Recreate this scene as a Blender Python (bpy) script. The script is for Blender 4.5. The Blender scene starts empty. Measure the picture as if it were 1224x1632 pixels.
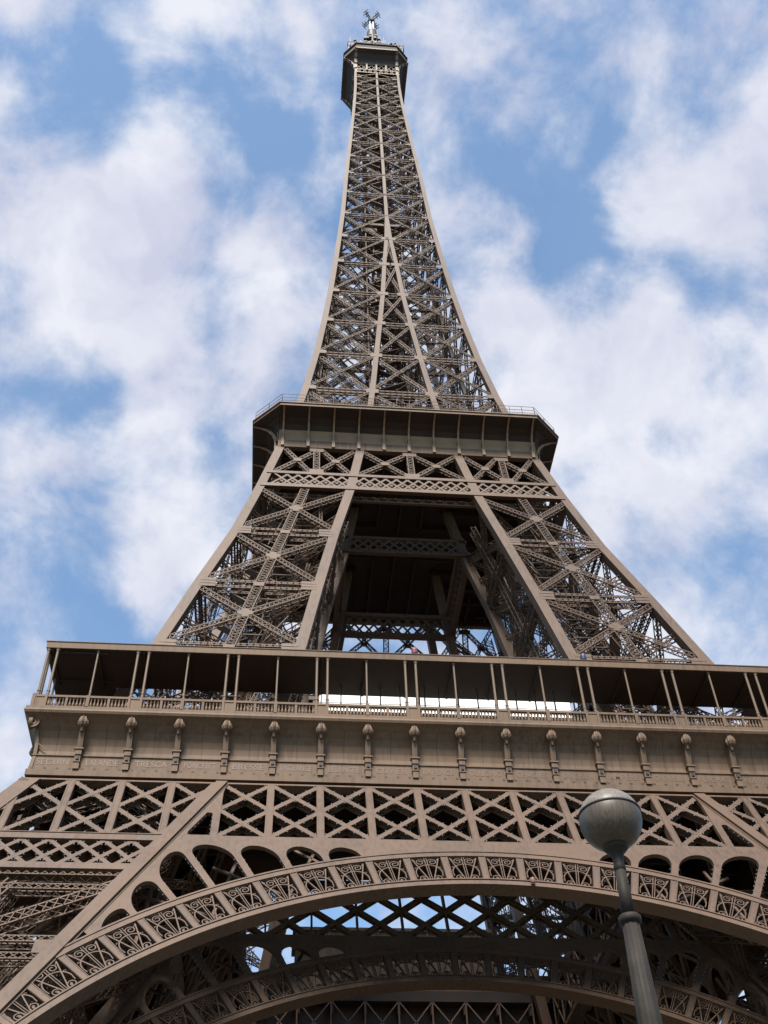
import bpy, math, random
from mathutils import Vector, Matrix, geometry
random.seed(7)
S = bpy.context.scene
COL = S.collection
R = math.radians

# ------------------------------------------------------------------ camera
cam_d = bpy.data.cameras.new('camera'); cam = bpy.data.objects.new('camera', cam_d); COL.objects.link(cam)
CF = Vector((0.07926153, 0.68470026, 0.72450201)); CR = Vector((0.99580558, -0.08770639, -0.02605442)); CU = Vector((-0.04570399, -0.72352826, 0.68878009))
CU = CR.cross(CF) if CR.cross(CF).dot(CU) > 0 else CU
CP = Vector((-14.383, -110.429, 1.770))
M = Matrix(((CR.x, CU.x, -CF.x, CP.x), (CR.y, CU.y, -CF.y, CP.y), (CR.z, CU.z, -CF.z, CP.z), (0, 0, 0, 1)))
cam.matrix_world = M
cam_d.sensor_fit = 'VERTICAL'; cam_d.sensor_height = 24.0; cam_d.lens = 1766.27 / 1632 * 24.0
cam_d.clip_start = 0.1; cam_d.clip_end = 6000
S.camera = cam

# ------------------------------------------------------------------ exposure
S.view_settings.view_transform = 'Standard'; S.view_settings.look = 'None'
S.view_settings.gamma = 1.0; S.view_settings.exposure = 0.8; S.view_settings.use_curve_mapping = False

# ------------------------------------------------------------------ sun
SUN_EL, SUN_AZ = 55.0, 194.0      # azimuth measured from +Y clockwise: the sun stands behind the camera, slightly left
sd = bpy.data.lights.new('sun', 'SUN'); sd.energy = 5.0; sd.angle = R(16); sd.color = (1.0, 0.92, 0.82)
sun = bpy.data.objects.new('sun', sd); COL.objects.link(sun)
sdir = Vector((math.sin(R(SUN_AZ)) * math.cos(R(SUN_EL)), math.cos(R(SUN_AZ)) * math.cos(R(SUN_EL)), math.sin(R(SUN_EL))))
sun.rotation_euler = sdir.to_track_quat('Z', 'Y').to_euler()
sun.location = sdir * 400

# ------------------------------------------------------------------ world: daylight sky with broken cloud
W = bpy.data.worlds.new('World'); S.world = W; W.use_nodes = True
nt = W.node_tree; nt.nodes.clear()
def N(t, **k):
    n = nt.nodes.new(t)
    for a, b in k.items(): setattr(n, a, b)
    return n
def lk(a, b): nt.links.new(a, b)
def setin(n, i, v):
    if isinstance(v, (int, float)): n.inputs[i].default_value = v
    elif isinstance(v, (tuple, list, Vector)): n.inputs[i].default_value = v
    else: lk(v, n.inputs[i])
def mth(op, a, b=0.0, c=0.0, clamp=False):
    n = N('ShaderNodeMath', operation=op); n.use_clamp = clamp
    setin(n, 0, a); setin(n, 1, b); setin(n, 2, c)
    return n.outputs[0]
tc = N('ShaderNodeTexCoord'); nrm = N('ShaderNodeVectorMath', operation='NORMALIZE'); lk(tc.outputs['Generated'], nrm.inputs[0])
DIR = nrm.outputs[0]
sky = N('ShaderNodeTexSky', sky_type='NISHITA'); sky.sun_disc = False
sky.sun_elevation = R(SUN_EL); sky.sun_rotation = R(SUN_AZ); sky.air_density = 1.0; sky.dust_density = 0.6; sky.ozone_density = 1.5
def pdir(x, y): return (CF + CR * ((x - 612) / 1766.27) - CU * ((y - 816) / 1766.27)).normalized()
# large cloud masses and clear gaps: (x, y, radius) say which way they lie
BL = [(180,300,110,.42),(60,330,40,-.22),(300,560,45,-.25),(150,640,40,-.15),(240,380,40,-.12),(50,430,130,.5),(330,430,100,.42),(210,500,90,.5),(250,610,80,.55),(455,480,60,.6),(500,40,120,.6),(330,-40,110,.5),(40,40,80,.4),(-10,200,50,.4),
      (90,720,80,.4),(270,800,110,.6),(0,880,90,.3),(50,1230,90,.4),(470,330,60,.2),
      (740,320,80,.42),(760,200,70,.25),(800,560,80,.5),(880,560,90,.6),(1000,500,90,.55),(1150,620,130,.6),(1020,700,100,.5),(920,800,60,.3),(1130,330,60,.5),(1060,320,50,.35),
      (1200,230,80,.4),(1130,80,80,.42),(880,50,90,.32),(1120,1000,110,.5),(1220,870,50,.2),(1000,880,60,.2),
      (420,150,75,-.6),(200,110,80,-.6),(110,190,60,-.45),(500,250,60,-.65),(890,250,70,-.45),(880,330,60,-.6),(990,60,50,-.1),(960,440,55,-.6),(1100,440,60,-.6),(1190,450,40,-.4),(920,400,50,-.5),
      (50,590,65,-.7),(140,650,50,-.6),(380,690,50,-.4),(350,740,30,-.3),(490,620,40,-.3),(100,930,80,-.35),(130,1010,100,-.5),(1140,890,55,-.55),(850,420,40,-.3),(740,90,60,-.2),(800,750,60,-.1),(500,180,50,-.3),(1080,150,50,-.2)]
n1 = N('ShaderNodeTexNoise'); n1.inputs['Scale'].default_value = 8.0; n1.inputs['Detail'].default_value = 9.0; n1.inputs['Roughness'].default_value = 0.62; n1.inputs['Distortion'].default_value = 0.35
lk(DIR, n1.inputs['Vector'])
n2 = N('ShaderNodeTexNoise'); n2.inputs['Scale'].default_value = 16.0; n2.inputs['Detail'].default_value = 9.0; n2.inputs['Roughness'].default_value = 0.55
lk(DIR, n2.inputs['Vector'])
# warp the direction a little so that the masses get ragged edges
nw = N('ShaderNodeTexNoise'); nw.inputs['Scale'].default_value = 9.0; nw.inputs['Detail'].default_value = 4.0; lk(DIR, nw.inputs['Vector'])
sb = N('ShaderNodeVectorMath', operation='SUBTRACT'); lk(nw.outputs['Color'], sb.inputs[0]); sb.inputs[1].default_value = (.5, .5, .5)
sc = N('ShaderNodeVectorMath', operation='SCALE'); lk(sb.outputs[0], sc.inputs[0]); sc.inputs['Scale'].default_value = 0.13
ad = N('ShaderNodeVectorMath', operation='ADD'); lk(DIR, ad.inputs[0]); lk(sc.outputs[0], ad.inputs[1])
WD = ad.outputs[0]
acc = None
for bx, by, br, bw in BL:
    ds = N('ShaderNodeVectorMath', operation='DISTANCE'); lk(WD, ds.inputs[0]); ds.inputs[1].default_value = pdir(bx, by)
    q = mth('MULTIPLY', ds.outputs['Value'], 1766.27 / br)
    q = mth('MULTIPLY', q, q)
    e = mth('EXPONENT', mth('MULTIPLY', q, -0.5))
    acc = mth('MULTIPLY', e, bw*.74) if acc is None else mth('MULTIPLY_ADD', e, bw*.74, acc)
d = mth('ADD', mth('MULTIPLY', mth('SUBTRACT', n1.outputs[0], 0.5), 2.5), acc)
d = mth('ADD', d, mth('MULTIPLY', mth('SUBTRACT', n2.outputs[0], 0.5), 1.8))
# cloud thinned outside the view, added to cut the fill light from the sky
dc = N('ShaderNodeVectorMath', operation='DISTANCE'); lk(DIR, dc.inputs[0]); dc.inputs[1].default_value = CF.normalized()
far = N('ShaderNodeMapRange', interpolation_type='SMOOTHSTEP'); lk(dc.outputs['Value'], far.inputs['Value'])
far.inputs['From Min'].default_value = 0.55; far.inputs['From Max'].default_value = 1.1; far.inputs['To Min'].default_value = 0.0; far.inputs['To Max'].default_value = -0.9
d = mth('ADD', d, far.outputs[0])
mr = N('ShaderNodeMapRange', interpolation_type='SMOOTHSTEP'); lk(d, mr.inputs['Value'])
mr.inputs['From Min'].default_value = -0.42; mr.inputs['From Max'].default_value = 0.78; mr.inputs['To Min'].default_value = 0.10; mr.inputs['To Max'].default_value = 0.97
# thick cores are a little greyer and bluer than the bright rims
n3 = N('ShaderNodeTexNoise'); n3.inputs['Scale'].default_value = 9.0; n3.inputs['Detail'].default_value = 8.0; lk(WD, n3.inputs['Vector'])
rp = N('ShaderNodeValToRGB'); lk(n3.outputs[0], rp.inputs[0])
rp.color_ramp.elements[0].position = 0.36; rp.color_ramp.elements[0].color = (6.3, 6.55, 8.0, 1)
rp.color_ramp.elements[1].position = 0.60; rp.color_ramp.elements[1].color = (8.7, 8.85, 9.6, 1)
skm = N('ShaderNodeMix', data_type='RGBA', blend_type='MULTIPLY'); skm.inputs[0].default_value = 1.0
lk(sky.outputs[0], skm.inputs[6]); skm.inputs[7].default_value = (1.92, 2.42, 2.50, 1)
mx = N('ShaderNodeMix', data_type='RGBA'); lk(mr.outputs[0], mx.inputs[0]); lk(skm.outputs[2], mx.inputs[6]); lk(rp.outputs[0], mx.inputs[7])
bg = N('ShaderNodeBackground'); bg.inputs[1].default_value = 0.0575; lk(mx.outputs[2], bg.inputs[0])
wo = N('ShaderNodeOutputWorld'); lk(bg.outputs[0], wo.inputs[0])

# ------------------------------------------------------------------ materials
def mat(name, col, rough=0.6, metal=0.0, var=0.10, scale=0.6, bump=0.0, spec=0.35, emis=None, streak=0.0):
    m = bpy.data.materials.new(name); m.use_nodes = True; t = m.node_tree; b = t.nodes['Principled BSDF']
    b.inputs['Roughness'].default_value = rough; b.inputs['Metallic'].default_value = metal; b.inputs['Specular IOR Level'].default_value = spec
    c = t.nodes.new('ShaderNodeTexCoord'); n = t.nodes.new('ShaderNodeTexNoise'); n.inputs['Scale'].default_value = scale; n.inputs['Detail'].default_value = 8; n.inputs['Roughness'].default_value = .65
    t.links.new(c.outputs['Object'], n.inputs['Vector'])
    r = t.nodes.new('ShaderNodeValToRGB'); t.links.new(n.outputs[0], r.inputs[0])
    r.color_ramp.elements[0].position = .32; r.color_ramp.elements[1].position = .68
    r.color_ramp.elements[0].color = tuple(v * (1 - var) for v in col) + (1,); r.color_ramp.elements[1].color = tuple(min(1, v * (1 + var)) for v in col) + (1,)
    out = r.outputs[0]
    if streak:
        mp = t.nodes.new('ShaderNodeMapping'); mp.inputs['Scale'].default_value = (2.6, 2.6, 0.16); t.links.new(c.outputs['Object'], mp.inputs[0])
        n2 = t.nodes.new('ShaderNodeTexNoise'); n2.inputs['Scale'].default_value = 1.3; n2.inputs['Detail'].default_value = 7; t.links.new(mp.outputs[0], n2.inputs['Vector'])
        r2 = t.nodes.new('ShaderNodeMapRange'); t.links.new(n2.outputs[0], r2.inputs[0]); r2.inputs[1].default_value = .45; r2.inputs[2].default_value = .66; r2.inputs[3].default_value = 0; r2.inputs[4].default_value = streak
        mm = t.nodes.new('ShaderNodeMix'); mm.data_type = 'RGBA'; t.links.new(r2.outputs[0], mm.inputs[0]); t.links.new(out, mm.inputs[6]); mm.inputs[7].default_value = tuple(v * w_ for v, w_ in zip(col, (.66, .56, .50))) + (1,)
        out = mm.outputs[2]
    if streak:
        n4 = t.nodes.new('ShaderNodeTexNoise'); n4.inputs['Scale'].default_value = .11; n4.inputs['Detail'].default_value = 5; t.links.new(c.outputs['Object'], n4.inputs['Vector'])
        r4 = t.nodes.new('ShaderNodeMapRange'); t.links.new(n4.outputs[0], r4.inputs[0]); r4.inputs[1].default_value = .42; r4.inputs[2].default_value = .62; r4.inputs[3].default_value = 0; r4.inputs[4].default_value = .55
        m4 = t.nodes.new('ShaderNodeMix'); m4.data_type = 'RGBA'; t.links.new(r4.outputs[0], m4.inputs[0]); t.links.new(out, m4.inputs[6]); m4.inputs[7].default_value = tuple(v * w_ for v, w_ in zip(col, (1.30, 1.22, 1.12))) + (1,)
        out = m4.outputs[2]
    t.links.new(out, b.inputs['Base Color'])
    if bump:
        bp = t.nodes.new('ShaderNodeBump'); bp.inputs['Strength'].default_value = bump; bp.inputs['Distance'].default_value = .02; t.links.new(n.outputs[0], bp.inputs['Height']); t.links.new(bp.outputs[0], b.inputs['Normal'])
    return m
PAINT = mat('iron_paint', (0.0835, 0.0517, 0.0338), .6, 0, .15, .45, 0, .3, streak=.8)
PAINT2 = mat('frieze_paint', (0.1102, 0.0697, 0.0423), .65, 0, .13, .5, 0, .3, streak=.8)
GOLD = mat('letter_paint', (0.1258, 0.0803, 0.0566), .5, 0, .12, 3.0)
LIGHTP = mat('light_trim_paint', (0.1233, 0.084, 0.0539), .55, 0, .08, 1.0)
UNDER = mat('shade_dark_paint', (0.0315, 0.021, 0.0165), .8, 0, .2, .3)  # iron paint darkened to carry the shade under floors and roofs
BULB = mat('bulb_glass', (0.465, 0.48, 0.495), .2, 0, .05, 3.0, 0, .6)
SCREEN = mat('screen_panel', (.80, .79, .75), .5, 0, .04, .4)
MAST = mat('mast_metal', (0.3234, 0.3234, 0.3332), .4, .1, .05, .5)
ANT = mat('antenna_metal', (0.09, 0.0855, 0.09), .5, .3, .1, .5)
DARK = mat('dark_metal', (0.03, 0.027, 0.027), .6, .2, .2, 1.0)
LITP = mat('lit_gallery_paint', (.21, .138, .085), .6, 0, .08, 1.0)  # second-floor wall and rib paint, lightened in place of light reaching under the ledge
LPOLE = mat('lamp_iron', (0.0256, 0.0216, 0.0175), .6, .0, .25, 6.0, .3, .12)
STONE = mat('masonry', (.36, .32, .27), .85, 0, .15, .8, .5)
GRAVEL = mat('gravel', (.085, .075, .06), .95, 0, .18, .15, .6)

# ------------------------------------------------------------------ mesh builder
class MB:
    def __init__(s): s.v = []; s.f = []; s.m = []
    def poly(s, vs, fs, mi=0):
        b = len(s.v); s.v.extend(tuple(q) for q in vs)
        for f in fs: s.f.append(tuple(i + b for i in f)); s.m.append(mi)
    def hexa(s, a, b, mi=0):   # two quads a (4) and b (4)
        s.poly(list(a) + list(b), [(3, 2, 1, 0), (4, 5, 6, 7), (0, 1, 5, 4), (1, 2, 6, 5), (2, 3, 7, 6), (3, 0, 4, 7)], mi)
    def box(s, x0, y0, z0, x1, y1, z1, mi=0):
        s.hexa([(x0, y0, z0), (x1, y0, z0), (x1, y1, z0), (x0, y1, z0)], [(x0, y0, z1), (x1, y0, z1), (x1, y1, z1), (x0, y1, z1)], mi)
    def bar(s, p, q, w, d, n=(0, -1, 0), mi=0, off=0.0):
        """box from p to q; w across (in the face), d deep along -n starting at the face, n = face normal"""
        p = Vector(p); q = Vector(q); t = q - p
        if t.length < 1e-6: return
        t.normalize(); n = Vector(n); n = n - t * n.dot(t)
        if n.length < 1e-4: n = Vector((1, 0, 0)) - t * t.x
        n.normalize(); u = t.cross(n) * (w / 2); a = n * off; b = n * (off - d)
        s.hexa([p - u + a, p + u + a, p + u + b, p - u + b], [q - u + a, q + u + a, q + u + b, q - u + b], mi)
    def girder(s, p, q, w, d, n, step=None, ch=.11, lc=.06, sides=True, xl=False):
        """open box girder: four chords with zig-zag lacing"""
        p = Vector(p); q = Vector(q); t = q - p; L = t.length
        if L < .1: return
        t.normalize(); n = Vector(n); n = (n - t * n.dot(t)).normalized(); u = t.cross(n)
        off = []
        for a in (-1, 1):
            for b in (0, -1):
                o = u * (a * (w / 2 - ch / 2)) + n * (b * (d - ch)); off.append(o); s.bar(p + o, q + o, ch, ch, n)
        k = max(2, int(L / (step or w)))
        for i in range(k):
            a = p + t * (L * i / k); b = p + t * (L * (i + 1) / k)
            if i % 2: l0, l1 = (0, 1), (2, 3)
            for fr in (0, 1):
                x, y = off[0 + fr], off[2 + fr]
                if i % 2: x, y = y, x
                s.bar(a + x, b + y, lc, lc, n)
                if xl and fr == 0: s.bar(a + y, b + x, lc, lc, n)
            if sides:
                for sd_ in (0, 2):
                    x, y = off[sd_], off[sd_ + 1]
                    if i % 2: x, y = y, x
                    s.bar(a + x, b + y, lc, lc, u)
    def lathe(s, c, prof, seg=12, mi=0, lobes=0, amp=0.0, axis=None):
        c = Vector(c); vs = []
        for r, z in prof:
            for k in range(seg):
                a = 2 * math.pi * k / seg; rr = r * (1 + amp * math.cos(lobes * a)) if lobes else r
                vs.append(c + Vector((rr * math.cos(a), rr * math.sin(a), z)))
        fs = []
        for i in range(len(prof) - 1):
            for k in range(seg): fs.append((i * seg + k, i * seg + (k + 1) % seg, (i + 1) * seg + (k + 1) % seg, (i + 1) * seg + k))
        fs.append(tuple(range(seg))[::-1]); fs.append(tuple(range((len(prof) - 1) * seg, len(prof) * seg)))
        s.poly(vs, fs, mi)
    def tube(s, pts, w, d, F, n0=0.0, mi=0):
        """flat strip along plane points pts [(x,u)...], width w, from n0 to n0-d, F maps (x,u,n)"""
        L = [];
        for i, (x, u) in enumerate(pts):
            a = pts[max(0, i - 1)]; b = pts[min(len(pts) - 1, i + 1)]
            tx, tu = b[0] - a[0], b[1] - a[1]; l = math.hypot(tx, tu) or 1; nx, nu = -tu / l * w / 2, tx / l * w / 2
            L.append([F(x + nx, u + nu, n0), F(x - nx, u - nu, n0), F(x - nx, u - nu, n0 - d), F(x + nx, u + nu, n0 - d)])
        for i in range(len(L) - 1): s.hexa(L[i], L[i + 1], mi)
    def plate(s, outer, holes, F, n0, d, mi=0):
        """flat plate with holes in plane coordinates, extruded from n0 to n0-d"""
        pts = []; edges = []; loops = [outer] + holes
        for lp in loops:
            b = len(pts); pts += [Vector(q) for q in lp]; edges += [(b + i, b + (i + 1) % len(lp)) for i in range(len(lp))]
        V, E, T, *_ = geometry.delaunay_2d_cdt(pts, edges, [], 0, 1e-5)
        def inside(P, lp):
            c = False; j = len(lp) - 1
            for i in range(len(lp)):
                if (lp[i][1] > P[1]) != (lp[j][1] > P[1]) and P[0] < (lp[j][0] - lp[i][0]) * (P[1] - lp[i][1]) / (lp[j][1] - lp[i][1]) + lp[i][0]: c = not c
                j = i
            return c
        keep = []
        for f in T:
            cx = sum(V[i][0] for i in f) / len(f); cy = sum(V[i][1] for i in f) / len(f)
            if inside((cx, cy), outer) and not any(inside((cx, cy), h) for h in holes): keep.append(tuple(f))
        nv = len(V); vs = [F(a[0], a[1], n0) for a in V] + [F(a[0], a[1], n0 - d) for a in V]
        fs = list(keep) + [tuple(i + nv for i in reversed(f)) for f in keep]
        cnt = {}
        for f in keep:
            for i in range(len(f)):
                e = (f[i], f[(i + 1) % len(f)]); cnt[e] = cnt.get(e, 0) + 1
        for (a, b) in cnt:
            if (b, a) not in cnt: fs.append((a, a + nv, b + nv, b))
        s.poly(vs, fs, mi)
    def mesh(s, name, mats, smooth=False):
        me = bpy.data.meshes.new(name); me.from_pydata(s.v, [], s.f)
        for m in (mats if isinstance(mats, (list, tuple)) else [mats]): me.materials.append(m)
        me.polygons.foreach_set('material_index', s.m)
        if smooth: me.polygons.foreach_set('use_smooth', [True] * len(s.f))
        me.update(); return me
def part(name, me, parent, loc=(0, 0, 0), rz=0.0, label=None, mtx=None):
    o = bpy.data.objects.new(name, me); COL.objects.link(o); o.parent = parent
    if mtx is not None: o.matrix_local = mtx
    else: o.location = loc; o.rotation_euler = (0, 0, rz)
    if label: o['label'] = label
    return o
def thing(name, label, cat, loc=(0, 0, 0), group=None):
    o = bpy.data.objects.new(name, None); COL.objects.link(o); o.location = loc; o['label'] = label; o['category'] = cat
    if group: o['group'] = group
    return o

# ------------------------------------------------------------------ ground
g = MB(); g.poly([(-2500, -2500, 0), (2500, -2500, 0), (2500, 2500, 0), (-2500, 2500, 0)], [(0, 1, 2, 3)])
go = bpy.data.objects.new('ground', g.mesh('ground', GRAVEL)); COL.objects.link(go); go['kind'] = 'structure'

# ------------------------------------------------------------------ the tower
T = thing('lattice_tower', 'tall brown lattice iron tower rising over a great ornamental arch, seen steeply from below', 'tower')
Q = [k * math.pi / 2 for k in range(4)]
SL = math.sqrt(1.25)
EN = Vector((0, -1, .5)) / SL
def FI(x, u, n):    # inclined front plane of the lower stage: x across, u up the slope, n outwards
    return Vector((x, -59.62 + .5 * u / SL, u / SL)) + EN * n
def zu(z): return z * SL
def xo(z): return 59.62 - .5 * z
def xi(z): return 44.05 - .4847 * z + .42 - .05   # thin seam line of the inner post
def xin(z): return 18.56 + .4847 * (50.42 - z)

# --- lower piers: four posts each, with laced bracing (built for the corner -X,-Y and turned round)
PW = 1.35; PIER_POSTS = []
def lp(ix, iy, z):
    X = xo(z) if ix else xin(z); Y = xo(z) if iy else xin(z)
    return X, Y
for ix in (0, 1):
    for iy in (0, 1):
        pier = MB(); PIER_POSTS.append(pier)
        for za, zb_ in ((0.0, 25.0), (25.0, 50.35)):
            A = []; B = []
            for z, L in ((za, A), (zb_, B)):
                X, Y = lp(ix, iy, z)
                x0, x1 = (X - PW, X) if ix else (X, X + PW)
                y0, y1 = (Y - PW, Y) if iy else (Y, Y + PW)
                if iy: y1 += .12          # face of the post stands proud of the lattice
                if ix: x1 += .12
                L += [(-x0, -y0, z), (-x1, -y0, z), (-x1, -y1, z), (-x0, -y1, z)]
            pier.hexa(A, B)
# outer flange strip of the inner post on the show faces, up to the frieze
for sw in (0, 1):
    for za, zb_ in ((0, 50.3),):
        def P_(z, dx, n):
            X = xin(z) + dx; v = FI(-X, zu(z), n)
            return v if not sw else Vector((v.y, v.x, v.z))
        a = [P_(za, .98, .30), P_(za, .12, .30), P_(za, .12, .0), P_(za, .98, .0)]; b = [P_(zb_, .98, .30), P_(zb_, .12, .30), P_(zb_, .12, .0), P_(zb_, .98, .0)]
        PIER_POSTS[1 if not sw else 2].hexa(a, b)
ME_PP = [m_.mesh('pier_post', PAINT) for m_ in PIER_POSTS]
LV = [40.0, 33.9, 28.0, 21.5, 14.5, 7.5, 0.6]
br = MB()
def fpt(face, a, z):
    """face 0: outer y-face, 1: outer x-face, 2: inner y-face, 3: inner x-face; a = 0 inner post .. 1 outer post"""
    X0 = xin(z) + .7; X1 = xo(z) - .7; c = X0 + (X1 - X0) * a
    Y = xo(z) if face < 2 else xin(z) + PW
    if face < 2: Y -= .1
    return Vector((-c, -Y, z)) if face in (0, 2) else Vector((-Y, -c, z))
FN = [Vector((0, -1, .5)), Vector((-1, 0, .5)), Vector((0, -1, .5)), Vector((-1, 0, .5))]
for fc in range(4):
    n = FN[fc]
    for k, z in enumerate(LV[:-1]):
        for dz in (-.1, -1.5):
            br.girder(fpt(fc, 0, z + dz), fpt(fc, 1, z + dz), .60, .7, n, .6, .09, .055, True, True)
        if k % 2 == 0 and k + 2 < len(LV):
            z2 = LV[k + 2]
            br.girder(fpt(fc, 0, z - .9), fpt(fc, 1, z2), .95, .8, n, .7, .11, .06, True, True)
            br.girder(fpt(fc, 1, z - .9), fpt(fc, 0, z2), .95, .8, n, .7, .11, .06, True, True)
            br.girder(fpt(fc, .5, z - .9), fpt(fc, .5, z2), .8, .6, n, .8, .11, .07)
    # gussets on the inner post
    for z in LV[1:-1]:
        a = fpt(fc, 0, z - .8); ex = Vector((-1, 0, 0)) if fc in (0, 2) else Vector((0, -1, 0))
        br.bar(a, a + ex * 1.5, 1.2, .06, n, off=.05)
    # bracing behind the belt
    for za, zb_ in ((50.2, 45.2), (45.2, 40.2)):
        for a0, a1 in ((0, .5), (.5, 1)):
            br.girder(fpt(fc, a0, za) - n * .9, fpt(fc, a1, zb_) - n * .9, .6, .5, n, .8, .1, .07)
            br.girder(fpt(fc, a1, za) - n * .9, fpt(fc, a0, zb_) - n * .9, .6, .5, n, .8, .1, .07)
for q_ in range(130):
    z = random.uniform(14, 44); z2 = min(z + random.uniform(3, 9), 49)
    a, b = random.uniform(.06, .94), random.uniform(.06, .94); da, db = random.uniform(-.2, .2), random.uniform(-.2, .2)
    def Pl(z, a, b): return Vector((-(xin(z) + 1 + (xo(z) - xin(z) - 2) * a), -(xin(z) + 1 + (xo(z) - xin(z) - 2) * b), z))
    if q_ % 2: br.bar(Pl(z, a, b), Pl(z2, a + da, b + db), random.choice((.09, .13, .18)), .12, (0, -1, 0))
    else: br.girder(Pl(z, a, b), Pl(z2, a + da * .6, b + db * .6), .5, .5, (0, -1, .1), .6, .07, .05)
# diaphragms and lift track inside the pier
for z in LV[:-1] + [46.0]:
    p4 = [fpt(0, 0, z), fpt(0, 1, z), fpt(3, 0, z), fpt(2, 0, z)]
    a = Vector((-xin(z) - 1, -xin(z) - 1, z)); c = Vector((-xo(z) + 1, -xo(z) + 1, z)); b = Vector((-xin(z) - 1, -xo(z) + 1, z)); e = Vector((-xo(z) + 1, -xin(z) - 1, z))
    br.girder(a, c, .7, .6, (0, 0, 1), 1.0, .12, .07); br.girder(b, e, .7, .6, (0, 0, 1), 1.0, .12, .07)
for dx in (-2.2, 2.2):
    p0 = Vector((-(xo(0) + xin(0)) / 2 + dx, -(xo(0) + xin(0)) / 2 - dx, 0)); p1 = Vector((-(xo(50) + xin(50)) / 2 + dx, -(xo(50) + xin(50)) / 2 - dx, 50))
    br.girder(p0, p1, 1.2, 1.2, (-1, 1, 0), 1.2, .16, .08)
for k in range(26):
    z = 1 + 1.9 * k; c = -(xo(z) + xin(z)) / 2
    br.bar((c - 2.2, c + 2.2, z), (c + 2.2, c - 2.2, z), .2, .2, (0, 0, 1))
for k in range(16):      # stair flights zigzagging up
    z = 2 + 3.1 * k; c = -(xo(z) + xin(z)) / 2; z2 = z + 3.1; c2 = -(xo(z2) + xin(z2)) / 2; sx = 1 if k % 2 else -1
    br.bar((c + 3 * sx, c - 4, z), (c2 - 3 * sx, c2 - 4, z2), .18, 1.4, (0, -1, 0))
ME_BR = br.mesh('pier_bracing', PAINT)
foot = MB()
foot.hexa([(-3, -3, 0), (3, -3, 0), (3, 3, 0), (-3, 3, 0)], [(-1.8, -1.8, 1.2), (1.8, -1.8, 1.2), (1.8, 1.8, 1.2), (-1.8, 1.8, 1.2)])
ME_FOOT = foot.mesh('footing', STONE)
for rz in Q:
    p = part('lower_pier', ME_BR, T, rz=rz)
    for me in ME_PP: part('pier_post', me, p)
    for dx in (0, 1):
        for dy in (0, 1): part('footing', ME_FOOT, p, loc=(-(xo(0) - .7 if dx else xin(0) + .7), -(xo(0) - .7 if dy else xin(0) + .7), 0))

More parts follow.
